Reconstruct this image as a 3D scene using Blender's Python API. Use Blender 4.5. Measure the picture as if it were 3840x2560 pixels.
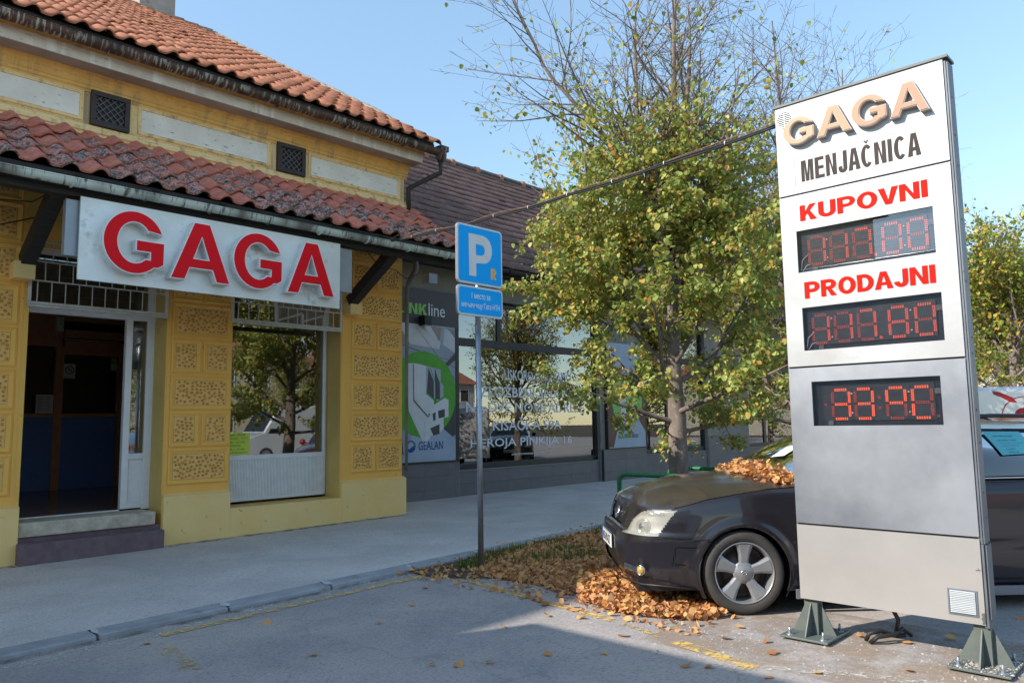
import bpy, math, random
from mathutils import Vector, Matrix
random.seed(7)
for _o in list(bpy.data.objects): bpy.data.objects.remove(_o)
SC = bpy.context.scene
COL = SC.collection
R = math.radians
# ------------------------------------------------------------------ camera
cam = bpy.data.objects.new('camera', bpy.data.cameras.new('camera'))
COL.objects.link(cam)
cam.data.sensor_width = 36; cam.data.lens = 26.777
cam.data.clip_start = .05; cam.data.clip_end = 600
_right = Vector((0.6940, -0.7199, -0.0143)); _fwd = Vector((0.7167, 0.6893, 0.1063))
_right.normalize(); _fwd = (_fwd - _right*_fwd.dot(_right)).normalized(); _up = _right.cross(_fwd)
cam.matrix_world = Matrix(((_right.x, _up.x, -_fwd.x, 0), (_right.y, _up.y, -_fwd.y, 0), (_right.z, _up.z, -_fwd.z, 1.46), (0, 0, 0, 1)))
SC.camera = cam
# ------------------------------------------------------------------ sky, sun, exposure
LIGHT = Vector((1.48, -0.56, -1.0)).normalized()          # direction in which the sunlight travels
elev = math.asin(-LIGHT.z)
sundir = -LIGHT
W = bpy.data.worlds.new('World'); SC.world = W; W.use_nodes = True
nt = W.node_tree; nt.nodes.clear()
sky = nt.nodes.new('ShaderNodeTexSky'); sky.sky_type = 'NISHITA'; sky.sun_disc = False
sky.sun_elevation = elev; sky.sun_rotation = math.atan2(sundir.x, sundir.y)
sky.air_density = .85; sky.dust_density = .12; sky.ozone_density = 2.4; sky.altitude = 80
bg = nt.nodes.new('ShaderNodeBackground'); bg.inputs['Strength'].default_value = .15
wo = nt.nodes.new('ShaderNodeOutputWorld')
tint = nt.nodes.new('ShaderNodeVectorMath'); tint.operation = 'MULTIPLY'; tint.inputs[1].default_value = (.99, .93, .755)
# the sky of the photograph is even from the horizon upwards: take the pale band at the horizon down, all round
wg = nt.nodes.new('ShaderNodeTexCoord'); wx = nt.nodes.new('ShaderNodeSeparateXYZ'); wm = nt.nodes.new('ShaderNodeMapRange'); ws = nt.nodes.new('ShaderNodeVectorMath'); ws.operation = 'SCALE'
wm.inputs[1].default_value = 0; wm.inputs[2].default_value = .55; wm.inputs[3].default_value = .52; wm.inputs[4].default_value = 1.0
nt.links.new(wg.outputs['Generated'], wx.inputs[0]); nt.links.new(wx.outputs[2], wm.inputs[0]); nt.links.new(sky.outputs[0], ws.inputs[0]); nt.links.new(wm.outputs[0], ws.inputs[3]); nt.links.new(ws.outputs[0], tint.inputs[0]); nt.links.new(tint.outputs[0], bg.inputs[0]); nt.links.new(bg.outputs[0], wo.inputs[0])
sl = bpy.data.lights.new('sun', 'SUN'); sl.energy = 2.0; sl.angle = R(.6); sl.color = (1, .93, .82)
sun = bpy.data.objects.new('sun', sl); COL.objects.link(sun)
sun.rotation_euler = LIGHT.to_track_quat('-Z', 'Y').to_euler()
SC.view_settings.view_transform = 'Standard'; SC.view_settings.look = 'None'
SC.view_settings.exposure = 1.66; SC.view_settings.gamma = 1
SC.view_settings.use_curve_mapping = False
try:
    SC.cycles.max_bounces = 8; SC.cycles.transparent_max_bounces = 12; SC.cycles.caustics_reflective = False; SC.cycles.caustics_refractive = False
except Exception: pass

# ------------------------------------------------------------------ mesh helpers
OFF = {}
def thing(name, label, cat, loc=(0, 0, 0), group=None):
    o = bpy.data.objects.new(name, None); COL.objects.link(o)
    o.location = loc; o['label'] = label; o['category'] = cat; o.empty_display_size = .1
    if group: o['group'] = group
    OFF[o.name] = Vector(loc)
    return o
def tag(o, label=None, cat=None, group=None, kind=None):
    if label: o['label'] = label
    if cat: o['category'] = cat
    if group: o['group'] = group
    if kind: o['kind'] = kind
    return o
class G:
    def __init__(s): s.v = []; s.f = []; s.m = []; s.sm = []
    def add(s, vs, fs, mi=0, smooth=False):
        n = len(s.v); s.v.extend([tuple(p) for p in vs])
        for f in fs: s.f.append(tuple(i+n for i in f)); s.m.append(mi); s.sm.append(smooth)
        return s
    def box(s, x0, x1, y0, y1, z0, z1, mi=0):
        vs = [(x0,y0,z0),(x1,y0,z0),(x1,y1,z0),(x0,y1,z0),(x0,y0,z1),(x1,y0,z1),(x1,y1,z1),(x0,y1,z1)]
        return s.add(vs, [(3,2,1,0),(4,5,6,7),(0,1,5,4),(1,2,6,5),(2,3,7,6),(3,0,4,7)], mi)
    def beam(s, a, b, w, h, up=(0,0,1), mi=0):
        a = Vector(a); b = Vector(b); d = (b-a).normalized(); up = Vector(up)
        r = d.cross(up).normalized(); u = r.cross(d)
        vs = [p + r*(sx*w/2) + u*(sz*h/2) for p in (a, b) for sx, sz in ((-1,-1),(1,-1),(1,1),(-1,1))]
        return s.add(vs, [(3,2,1,0),(4,5,6,7),(0,1,5,4),(1,2,6,5),(2,3,7,6),(3,0,4,7)], mi)
    def tube(s, pts, rad, n=8, caps=True, mi=0, smooth=True, squash=1):
        pts = [Vector(p) for p in pts]; m = len(pts)
        if not hasattr(rad, '__len__'): rad = [rad]*m
        base = len(s.v); ref = None
        for i, p in enumerate(pts):
            d = (pts[min(i+1, m-1)] - pts[max(i-1, 0)])
            d = d.normalized() if d.length > 1e-9 else Vector((0,0,1))
            if ref is None:
                ref = Vector((0,0,1)) if abs(d.z) < .9 else Vector((1,0,0))
            x = d.cross(ref).normalized(); y = x.cross(d); ref = y if y.length > .1 else ref
            for k in range(n):
                a = 2*math.pi*k/n; s.v.append(tuple(p + x*(math.cos(a)*rad[i]) + y*(math.sin(a)*rad[i]*squash)))
        for i in range(m-1):
            for k in range(n):
                k2 = (k+1) % n
                s.f.append((base+i*n+k, base+i*n+k2, base+(i+1)*n+k2, base+(i+1)*n+k)); s.m.append(mi); s.sm.append(smooth)
        if caps:
            s.f.append(tuple(base+k for k in range(n))[::-1]); s.m.append(mi); s.sm.append(False)
            s.f.append(tuple(base+(m-1)*n+k for k in range(n))); s.m.append(mi); s.sm.append(False)
        return s
    def lathe(s, prof, axis_o, axis_d, n=24, mi=0, smooth=True, a0=0, a1=2*math.pi):
        o = Vector(axis_o); d = Vector(axis_d).normalized(); ref = Vector((0,0,1)) if abs(d.z) < .9 else Vector((1,0,0))
        x = d.cross(ref).normalized(); y = x.cross(d); base = len(s.v); m = len(prof)
        full = abs(a1-a0-2*math.pi) < 1e-6; nn = n if full else n+1
        for k in range(nn):
            a = a0+(a1-a0)*k/n
            for r, h in prof: s.v.append(tuple(o + d*h + x*(math.cos(a)*r) + y*(math.sin(a)*r)))
        for k in range(n):
            k2 = (k+1) % nn
            for i in range(m-1):
                s.f.append((base+k*m+i, base+k2*m+i, base+k2*m+i+1, base+k*m+i+1)); s.m.append(mi); s.sm.append(smooth)
        return s
    def poly(s, pts, a, b, fn, mi=0):
        """prism: 2D polygon pts swept between depths a and b; fn maps (x, y, depth) to the world"""
        n = len(pts)
        vs = [fn(x, y, a) for x, y in pts] + [fn(x, y, b) for x, y in pts]
        return s.add(vs, [tuple(range(n)), tuple(range(2*n-1, n-1, -1))] + [(i, i+n, (i+1) % n+n, (i+1) % n) for i in range(n)], mi)
    def grid(s, rows, mi=0, smooth=True, closed=False):
        n = len(rows[0]); base = len(s.v)
        for r in rows: s.v.extend([tuple(p) for p in r])
        for i in range(len(rows)-1):
            for j in range(n-1 if not closed else n):
                j2 = (j+1) % n
                s.f.append((base+i*n+j, base+i*n+j2, base+(i+1)*n+j2, base+(i+1)*n+j)); s.m.append(mi); s.sm.append(smooth)
        return s
    def mesh(s, name, off=(0,0,0)):
        me = bpy.data.meshes.new(name); ox, oy, oz = off
        me.from_pydata([(x-ox, y-oy, z-oz) for x, y, z in s.v], [], s.f); me.validate(verbose=False) if False else None
        me.polygons.foreach_set('material_index', s.m); me.polygons.foreach_set('use_smooth', s.sm)
        me.update(); return me
    def build(s, name, mats, parent=None, kind=None, loc=None, bevel=0, label=None, cat=None, group=None):
        if not isinstance(mats, (list, tuple)): mats = [mats]
        off = Vector((0,0,0)); p = parent
        while p is not None: off = off + Vector(p.location); p = p.parent
        l = Vector(loc) if loc is not None else Vector((0,0,0))
        me = s.mesh(name, tuple(off+l) if parent is not None else tuple(l))
        for m in mats: me.materials.append(m)
        o = bpy.data.objects.new(name, me); COL.objects.link(o); o.location = l
        if parent is not None: o.parent = parent
        if kind: o['kind'] = kind
        if bevel:
            b = o.modifiers.new('bevel', 'BEVEL'); b.width = bevel; b.segments = 2; b.limit_method = 'ANGLE'; b.angle_limit = R(40)
        return tag(o, label, cat, group)
def sub(o, name, mats, g, **k): return g.build(name, mats, o, **k)
def copy_obj(src, parent=None, M=None):
    o = src.copy(); COL.objects.link(o); o.parent = parent
    if M is not None: o.matrix_local = M
    return o
def copy_tree(src, parent=None):
    o = src.copy(); COL.objects.link(o); o.parent = parent
    for ch in list(src.children): copy_tree(ch, o)
    return o
# 2D shapes (with holes) and text turned into meshes: list of loops or a string
def fit_mesh(dat, w=None, h=None):
    ob = bpy.data.objects.new('tmp', dat); COL.objects.link(ob)
    bpy.context.view_layer.update()
    dg = bpy.context.evaluated_depsgraph_get(); me = bpy.data.meshes.new_from_object(ob.evaluated_get(dg))
    bpy.data.objects.remove(ob)
    vs = [v.co.copy() for v in me.vertices]; fs = [tuple(p.vertices) for p in me.polygons]
    bpy.data.meshes.remove(me)
    x0 = min(v.x for v in vs); x1 = max(v.x for v in vs); y0 = min(v.y for v in vs); y1 = max(v.y for v in vs)
    sx = w/(x1-x0) if w else None; sy = h/(y1-y0) if h else None
    sx = sx or sy or 1; sy = sy or sx
    return [((v.x-x0)*sx, (v.y-y0)*sy, v.z) for v in vs], fs
def text2d(txt, w=None, h=None, depth=0, bold=0, res=3):
    d = bpy.data.curves.new('t', 'FONT'); d.body = txt; d.size = 1; d.extrude = depth/2; d.offset = bold; d.resolution_u = res
    d.fill_mode = 'BOTH' if depth else 'FRONT'
    return fit_mesh(d, w, h)
def shape2d(loops, depth=0, w=None, h=None):
    d = bpy.data.curves.new('c', 'CURVE'); d.dimensions = '2D'; d.fill_mode = 'BOTH' if depth else 'FRONT'; d.extrude = depth/2
    for lp in loops:
        sp = d.splines.new('POLY'); sp.points.add(len(lp)-1); sp.use_cyclic_u = True
        for p, q in zip(sp.points, lp): p.co = (q[0], q[1], 0, 1)
    ob = bpy.data.objects.new('tmp', d); COL.objects.link(ob); bpy.context.view_layer.update()
    dg = bpy.context.evaluated_depsgraph_get(); me = bpy.data.meshes.new_from_object(ob.evaluated_get(dg))
    bpy.data.objects.remove(ob)
    vs = [tuple(v.co) for v in me.vertices]; fs = [tuple(p.vertices) for p in me.polygons]; bpy.data.meshes.remove(me)
    return vs, fs
def onY(X, Y, Z):      # maps a 2D drawing on to a plane that faces -Y
    return lambda x, y, z=0: (X+x, Y-z, Z+y)
def onXp(X, Y, Z):     # on to a plane that faces -X (drawing's right is -Y)
    return lambda x, y, z=0: (X-z, Y-x, Z+y)
def put(g, vf, fn, mi=0, smooth=False):
    vs, fs = vf; return g.add([fn(*v) for v in vs], fs, mi, smooth)
def circle(cx, cy, r, n=32, a0=0, a1=360, ry=None):
    ry = ry or r
    return [(cx+r*math.cos(R(a0+(a1-a0)*i/n)), cy+ry*math.sin(R(a0+(a1-a0)*i/n))) for i in range(n if a1-a0 == 360 else n+1)]
def lerp(a, b, t): return a+(b-a)*t
def interp(x, tab):
    if x <= tab[0][0]: return tab[0][1]
    for (a, va), (b, vb) in zip(tab, tab[1:]):
        if x <= b: return va+(vb-va)*(x-a)/(b-a)
    return tab[-1][1]

# ------------------------------------------------------------------ materials
def srgb(r, g, b):
    f = lambda c: (c/255/12.92) if c/255 <= .04045 else ((c/255+.055)/1.055)**2.4
    return (f(r), f(g), f(b))
def new_mat(name):
    m = bpy.data.materials.new(name); m.use_nodes = True; nt = m.node_tree
    return m, nt, nt.nodes['Principled BSDF']
def N(nt, t, **k):
    n = nt.nodes.new(t)
    for a, v in k.items():
        if a.startswith('_'): n.inputs[a[1:].replace('_', ' ')].default_value = v
        else: setattr(n, a, v)
    return n
def mixc(nt, fac, a, b, mode='MIX'):
    n = nt.nodes.new('ShaderNodeMix'); n.data_type = 'RGBA'; n.blend_type = mode
    for sock, v in ((n.inputs[0], fac), (n.inputs[6], a), (n.inputs[7], b)):
        if hasattr(v, 'is_output') or isinstance(v, bpy.types.NodeSocket): nt.links.new(v, sock)
        elif isinstance(v, (int, float)): sock.default_value = v
        else: sock.default_value = (*v, 1) if len(v) == 3 else v
    return n.outputs[2]
def ramp(nt, fac, stops):
    r = nt.nodes.new('ShaderNodeValToRGB'); el = r.color_ramp.elements
    while len(el) > 1: el.remove(el[-1])
    for i, (p, c) in enumerate(stops):
        e = el[0] if i == 0 else el.new(p)
        e.position = p; e.color = (*c, 1) if not isinstance(c, (int, float)) else (c, c, c, 1)
    nt.links.new(fac, r.inputs[0]); return r.outputs[0]
def noise(nt, scale, detail=5, rough=.6, stretch=(1,1,1), coord='Object', dist=0):
    tc = nt.nodes.new('ShaderNodeTexCoord'); mp = nt.nodes.new('ShaderNodeMapping'); mp.inputs['Scale'].default_value = stretch
    n = nt.nodes.new('ShaderNodeTexNoise'); n.inputs['Scale'].default_value = scale; n.inputs['Detail'].default_value = detail
    n.inputs['Roughness'].default_value = rough; n.inputs['Distortion'].default_value = dist
    oi = nt.nodes.new('ShaderNodeObjectInfo'); vs = nt.nodes.new('ShaderNodeVectorMath'); vs.operation = 'SCALE'; vs.inputs[0].default_value = (31, 17, 23); nt.links.new(oi.outputs['Random'], vs.inputs[3])
    va = nt.nodes.new('ShaderNodeVectorMath'); nt.links.new(tc.outputs[coord], va.inputs[0]); nt.links.new(vs.outputs[0], va.inputs[1]); nt.links.new(va.outputs[0], mp.inputs[0]); nt.links.new(mp.outputs[0], n.inputs[0]); return n.outputs[0]
def add_bump(nt, b, scale, strength, dist=.01, detail=4, stretch=(1,1,1)):
    h = noise(nt, scale, detail, .6, stretch); bp = nt.nodes.new('ShaderNodeBump')
    bp.inputs['Strength'].default_value = strength; bp.inputs['Distance'].default_value = dist
    nt.links.new(h, bp.inputs['Height']); nt.links.new(bp.outputs[0], b.inputs['Normal'])
def mat(name, c, c2=None, scale=5, detail=6, lo=.35, hi=.65, rough=.7, metal=0, bump=0, bscale=60, spec=.5, stretch=(1,1,1), coat=0,
        spots=None, sscale=30, slo=.62, shi=.68, sstretch=(1,1,1), rnd=0, emis=None, es=0, bdist=.01, aniso=0):
    m, nt, b = new_mat(name)
    c2 = c2 or tuple(x*.8 for x in c)
    col = ramp(nt, noise(nt, scale, detail, .62, stretch), [(lo, c2), (hi, c)])
    if spots: col = mixc(nt, ramp(nt, noise(nt, sscale, 5, .65, sstretch), [(slo, 0), (shi, 1)]), col, spots)
    if rnd:
        oi = nt.nodes.new('ShaderNodeObjectInfo'); ge = nt.nodes.new('ShaderNodeNewGeometry')
        ad = N(nt, 'ShaderNodeMath', operation='ADD'); nt.links.new(oi.outputs['Random'], ad.inputs[0]); nt.links.new(ge.outputs['Random Per Island'], ad.inputs[1])
        fr = N(nt, 'ShaderNodeMath', operation='FRACT'); nt.links.new(ad.outputs[0], fr.inputs[0])
        mr = N(nt, 'ShaderNodeMapRange'); mr.inputs[3].default_value = 1-rnd; mr.inputs[4].default_value = 1+rnd*.6
        nt.links.new(fr.outputs[0], mr.inputs[0])
        vm = N(nt, 'ShaderNodeVectorMath', operation='SCALE'); nt.links.new(col, vm.inputs[0]); nt.links.new(mr.outputs[0], vm.inputs[3]); col = vm.outputs[0]
    nt.links.new(col, b.inputs['Base Color'])
    b.inputs['Roughness'].default_value = rough; b.inputs['Metallic'].default_value = metal
    b.inputs['Specular IOR Level'].default_value = spec
    if coat: b.inputs['Coat Weight'].default_value = coat; b.inputs['Coat Roughness'].default_value = .04
    if emis: b.inputs['Emission Color'].default_value = (*emis, 1); b.inputs['Emission Strength'].default_value = es
    if bump: add_bump(nt, b, bscale, bump, bdist)
    return m
def glass_mat(name, tint=(.8, .85, .85), refl=.12, rough=.0, strength=1.0):
    m = bpy.data.materials.new(name); m.use_nodes = True; nt = m.node_tree; nt.nodes.clear()
    out = nt.nodes.new('ShaderNodeOutputMaterial'); mx = nt.nodes.new('ShaderNodeMixShader')
    tr = nt.nodes.new('ShaderNodeBsdfTransparent'); tr.inputs[0].default_value = (*tint, 1)
    gl = nt.nodes.new('ShaderNodeBsdfGlossy'); gl.inputs['Roughness'].default_value = rough; gl.inputs[0].default_value = (strength, strength, strength, 1)
    lw = nt.nodes.new('ShaderNodeFresnel'); lw.inputs[0].default_value = 1.5
    mr = N(nt, 'ShaderNodeMapRange'); mr.inputs[1].default_value = 0.04; mr.inputs[2].default_value = 1; mr.inputs[3].default_value = refl; mr.inputs[4].default_value = 1
    nt.links.new(lw.outputs[0], mr.inputs[0]); nt.links.new(mr.outputs[0], mx.inputs[0])
    nt.links.new(tr.outputs[0], mx.inputs[1]); nt.links.new(gl.outputs[0], mx.inputs[2]); nt.links.new(mx.outputs[0], out.inputs[0])
    return m
def leaf_mat(name, stops, trans=.35, rough=.42):
    m, nt, b = new_mat(name)
    ge = nt.nodes.new('ShaderNodeNewGeometry'); oi = nt.nodes.new('ShaderNodeObjectInfo')
    ad = N(nt, 'ShaderNodeMath', operation='ADD'); nt.links.new(ge.outputs['Random Per Island'], ad.inputs[0]); nt.links.new(oi.outputs['Random'], ad.inputs[1])
    fr = N(nt, 'ShaderNodeMath', operation='FRACT'); nt.links.new(ad.outputs[0], fr.inputs[0])
    col = ramp(nt, fr.outputs[0], stops)
    nt.links.new(col, b.inputs['Base Color']); b.inputs['Roughness'].default_value = rough; b.inputs['Specular IOR Level'].default_value = .35
    tl = nt.nodes.new('ShaderNodeBsdfTranslucent'); nt.links.new(col, tl.inputs[0])
    mx = nt.nodes.new('ShaderNodeMixShader'); mx.inputs[0].default_value = trans
    nt.links.new(b.outputs[0], mx.inputs[1]); nt.links.new(tl.outputs[0], mx.inputs[2])
    nt.links.new(mx.outputs[0], nt.nodes['Material Output'].inputs[0])
    return m
def worn_mat(name, c, under, scale=14, lo=.42, hi=.55, rough=.8):
    m, nt, b = new_mat(name)
    f = ramp(nt, noise(nt, scale, 8, .75), [(lo, 0), (hi, 1)])
    nt.links.new(mixc(nt, ramp(nt, noise(nt, 9, 3), [(.3, .7), (.7, 1)]), under, c), b.inputs['Base Color']); b.inputs['Roughness'].default_value = rough
    nt.links.new(f, b.inputs['Alpha'])
    return m

YEL = (.96, .54, .12); YEL2 = (.62, .36, .085)
M = {}
def streaked(name, c, c2, white=(.42, .40, .36), dark=(.10, .085, .07)):
    """plaster with vertical runs of dirt and lime"""
    m, nt, b = new_mat(name)
    base = ramp(nt, noise(nt, 3, 6), [(.35, c2), (.65, c)])
    st = ramp(nt, noise(nt, 5, 5, .6, (1.6, 1, .12)), [(.52, 0), (.66, .75)])
    base = mixc(nt, st, base, dark, 'MIX')
    sp = ramp(nt, noise(nt, 18, 7, .7, (.5, 1, 1.6)), [(.58, 0), (.66, .6)])
    base = mixc(nt, sp, base, tuple(x*.35 for x in c))
    nt.links.new(base, b.inputs['Base Color']); b.inputs['Roughness'].default_value = .85
    add_bump(nt, b, 45, .25); return m
M['yellow'] = mat('yellow_plaster', YEL, (.92, .49, .10), scale=2.2, rough=.8, bump=.15, bscale=70, spots=(.40, .25, .09), sscale=9, slo=.66, shi=.74)
M['plinth'] = mat('plinth_plaster', (.97, .70, .30), (.95, .65, .24), scale=2.5, rough=.75, bump=.2, bscale=25, spots=(.42, .31, .14), sscale=11, slo=.64, shi=.72)
M['reveal'] = mat('reveal_plaster', (.72, .50, .17), (.64, .43, .13), scale=2, rough=.8)
M['knobbase'] = mat('plaster_field', (.95, .58, .20), (.88, .50, .15), scale=30, rough=.95)
M['knob'] = mat('textured_plaster', (.74, .40, .09), (.42, .21, .045), scale=26, rough=.8, bump=.2, bscale=90)
M['cornice_y'] = streaked('cornice_yellow', (.86, .52, .16), (.74, .43, .12), dark=(.46, .32, .16))
M['cornice_c'] = streaked('cornice_cream', (.92, .70, .36), (.86, .60, .27), dark=(.30, .24, .16))
M['cornice_w'] = streaked('cornice_white', (.80, .73, .63), (.66, .58, .48), dark=(.93, .90, .84))
M['soffit'] = mat('soffit_grey', (.46, .38, .34), (.38, .31, .28), scale=4, rough=.9, bump=.2)
M['panel'] = mat('frieze_white', (.88, .84, .74), (.76, .72, .62), scale=3, rough=.85, bump=.2, bscale=30, spots=(.22, .19, .15), sscale=16, slo=.63, shi=.70, sstretch=(.6, 1, 1.8))
M['brownmetal'] = mat('brown_iron', (.05, .035, .03), (.03, .022, .02), rough=.6, bump=.2)
M['wood'] = mat('dark_timber', (.035, .030, .027), (.018, .015, .014), scale=6, stretch=(.6, 6, 6), rough=.75, bump=.4, bscale=30)
M['flash'] = mat('lead_flashing', (.20, .23, .27), (.13, .15, .18), scale=5, rough=.55, metal=.3)
def gutter_mat(name, base, base2, drip, lo, hi):
    m, nt, b = new_mat(name)
    c = ramp(nt, noise(nt, 4, 6), [(.35, base2), (.65, base)])
    d = ramp(nt, noise(nt, 26, 4, .55, (1, .18, .18)), [(lo, 0), (hi, 1)])
    e = ramp(nt, noise(nt, 1.3, 3, .5, (1, .1, .1)), [(.40, 0), (.52, 1)])
    k = N(nt, 'ShaderNodeMath', operation='MULTIPLY'); nt.links.new(d, k.inputs[0]); nt.links.new(e, k.inputs[1])
    nt.links.new(mixc(nt, k.outputs[0], c, drip), b.inputs['Base Color'])
    b.inputs['Roughness'].default_value = .6; add_bump(nt, b, 30, .3); return m
M['gut_hi'] = gutter_mat('rusty_gutter', (.12, .055, .035), (.05, .028, .02), (.42, .38, .30), .50, .60)
M['gut_lo'] = gutter_mat('limed_gutter', (.20, .19, .16), (.10, .08, .065), (.60, .66, .58), .36, .47)
M['tile'] = mat('orange_clay_tile', (.56, .22, .115), (.38, .135, .07), scale=9, rough=.8, rnd=.16, bump=.2, bscale=60, spots=(.46, .36, .28), sscale=14, slo=.67, shi=.74)
M['mortar'] = mat('verge_mortar', (.36, .30, .25), (.22, .19, .16), scale=14, rough=.95, bump=.8, bscale=18, bdist=.03)
def mossy():
    m, nt, b = new_mat('mossy_red_tile')
    oi = nt.nodes.new('ShaderNodeObjectInfo')
    c = ramp(nt, noise(nt, 6, 5), [(.3, (.44, .11, .07)), (.7, (.68, .22, .13))])
    g = ramp(nt, noise(nt, 9, 7, .7, (1, 1, 1), dist=.6), [(.43, 0), (.50, 1)])
    w = ramp(nt, noise(nt, 20, 7, .72, (1, .6, 1), dist=1.2), [(.50, 0), (.55, 1)])
    inner = mixc(nt, w, (.075, .065, .045), (.50, .32, .30))
    tc = nt.nodes.new('ShaderNodeTexCoord'); sx = nt.nodes.new('ShaderNodeSeparateXYZ'); nt.links.new(tc.outputs['Object'], sx.inputs[0])
    a = N(nt, 'ShaderNodeMapRange'); a.inputs[1].default_value = 0; a.inputs[2].default_value = 1
    nt.links.new(oi.outputs['Alpha'], a.inputs[0])
    k = N(nt, 'ShaderNodeMath', operation='MULTIPLY'); nt.links.new(g, k.inputs[0]); nt.links.new(a.outputs[0], k.inputs[1])
    c = mixc(nt, k.outputs[0], c, inner)
    nt.links.new(c, b.inputs['Base Color']); b.inputs['Roughness'].default_value = .62
    add_bump(nt, b, 30, .5); return m
M['moss'] = mossy()
M['ltile'] = mat('brown_concrete_tile', (.25, .135, .105), (.16, .09, .08), scale=7, rough=.85, rnd=.16, bump=.3, bscale=70, spots=(.10, .075, .07), sscale=22, slo=.5, shi=.62)
M['ridge'] = mat('ridge_tile', (.55, .22, .12), (.20, .13, .10), scale=8, rough=.9, bump=.3)
M['white'] = mat('white_pvc', (.84, .84, .84), (.76, .76, .76), rough=.35)
M['bars'] = mat('white_painted_iron', (.66, .64, .58), (.52, .49, .43), scale=12, rough=.5)
M['ribbed'] = mat('ribbed_white', (.90, .90, .88), (.80, .80, .78), scale=8, rough=.45)
M['redface'] = mat('red_acrylic', (.86, .010, .018), (.84, .009, .016), rough=.5, spec=.12)
M['whiteface'] = mat('white_letter_edge', (.86, .86, .86), (.8, .8, .8), rough=.35)
M['letterside'] = mat('letter_return', (.85, .84, .82), (.68, .66, .62), scale=14, rough=.35, metal=.1, spots=(.22, .20, .17), sscale=7, slo=.58, shi=.72)
M['board'] = mat('sign_board', (.86, .87, .85), (.74, .75, .70), scale=2.5, rough=.35, metal=.1, spots=(.36, .32, .24), sscale=3, slo=.60, shi=.74)
M['greybox'] = mat('grey_sheet', (.35, .38, .42), (.30, .33, .36), rough=.45, metal=.3)
M['stone'] = mat('worn_stone_step', (.66, .58, .46), (.44, .37, .28), scale=9, rough=.9, bump=.5, bscale=30, spots=(.10, .08, .06), sscale=12, slo=.66, shi=.72)
M['purple'] = mat('purple_step_paint', (.20, .135, .15), (.14, .095, .105), scale=9, rough=.8, bump=.3, bscale=40, spots=(.22, .19, .19), sscale=20, slo=.62, shi=.75)
M['timber_in'] = mat('brown_veneer', (.60, .28, .15), (.50, .22, .12), scale=5, stretch=(1, 8, 1), rough=.4)
M['blue_in'] = mat('blue_carpet_panel', (.16, .27, .60), (.13, .23, .52), scale=40, rough=.95)
M['navy_in'] = mat('navy_wall', (.03, .04, .10), (.025, .03, .08), rough=.8)
M['floor_in'] = mat('brown_floor', (.34, .20, .14), (.26, .15, .10), scale=4, stretch=(6, 1, 1), rough=.2)
M['olive_in'] = mat('olive_wall', (.75, .60, .25), (.68, .52, .2), rough=.85)
M['paper'] = mat('paper', (.68, .72, .70), (.62, .66, .64), rough=.8)
M['glass'] = glass_mat('shop_glass', (.62, .66, .62), .20)
M['glass_d'] = glass_mat('door_glass', (.55, .58, .56), .22)
M['glass_p'] = glass_mat('partition_glass', (.85, .87, .87), .08)
M['glass_l'] = glass_mat('showroom_glass', (.92, .96, .96), .22)
M['dark'] = mat('charcoal_frame', (.028, .026, .030), (.02, .019, .022), rough=.4)
M['black'] = mat('black_plastic', (.012, .012, .013), (.009, .009, .010), rough=.5)
M['charcoal'] = mat('charcoal_panel', (.055, .05, .058), (.048, .044, .05), rough=.4)
M['ltiles'] = mat('grey_wall_tile', (.17, .165, .18), (.145, .14, .152), scale=3, rough=.45, bump=.1, rnd=.08)
M['concrete'] = mat('beige_concrete', (.33, .31, .26), (.25, .235, .20), scale=2.5, rough=.9, bump=.2, spots=(.15, .14, .12), sscale=5, slo=.62, shi=.75)
M['green_rail'] = mat('green_rail_paint', (.012, .20, .075), (.010, .14, .055), scale=9, rough=.42, spots=(.30, .20, .12), sscale=24, slo=.63, shi=.67, bump=.15)
M['galv'] = mat('galvanised_post', (.42, .46, .50), (.33, .36, .40), scale=14, rough=.36, metal=.75)
M['signblue'] = mat('sign_blue', (.003, .40, .92), (.003, .38, .90), rough=.55, spec=.15)
M['signwhite'] = mat('sign_reflective_white', (.68, .69, .68), (.62, .63, .62), rough=.4)
M['signorange'] = mat('sign_orange', (.85, .42, .02), (.8, .4, .02), rough=.4)
M['cable'] = mat('black_cable', (.02, .02, .022), (.012, .012, .013), rough=.55)
M['cable2'] = mat('copper_coloured_wire', (.34, .17, .10), (.24, .12, .07), rough=.6)
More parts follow.
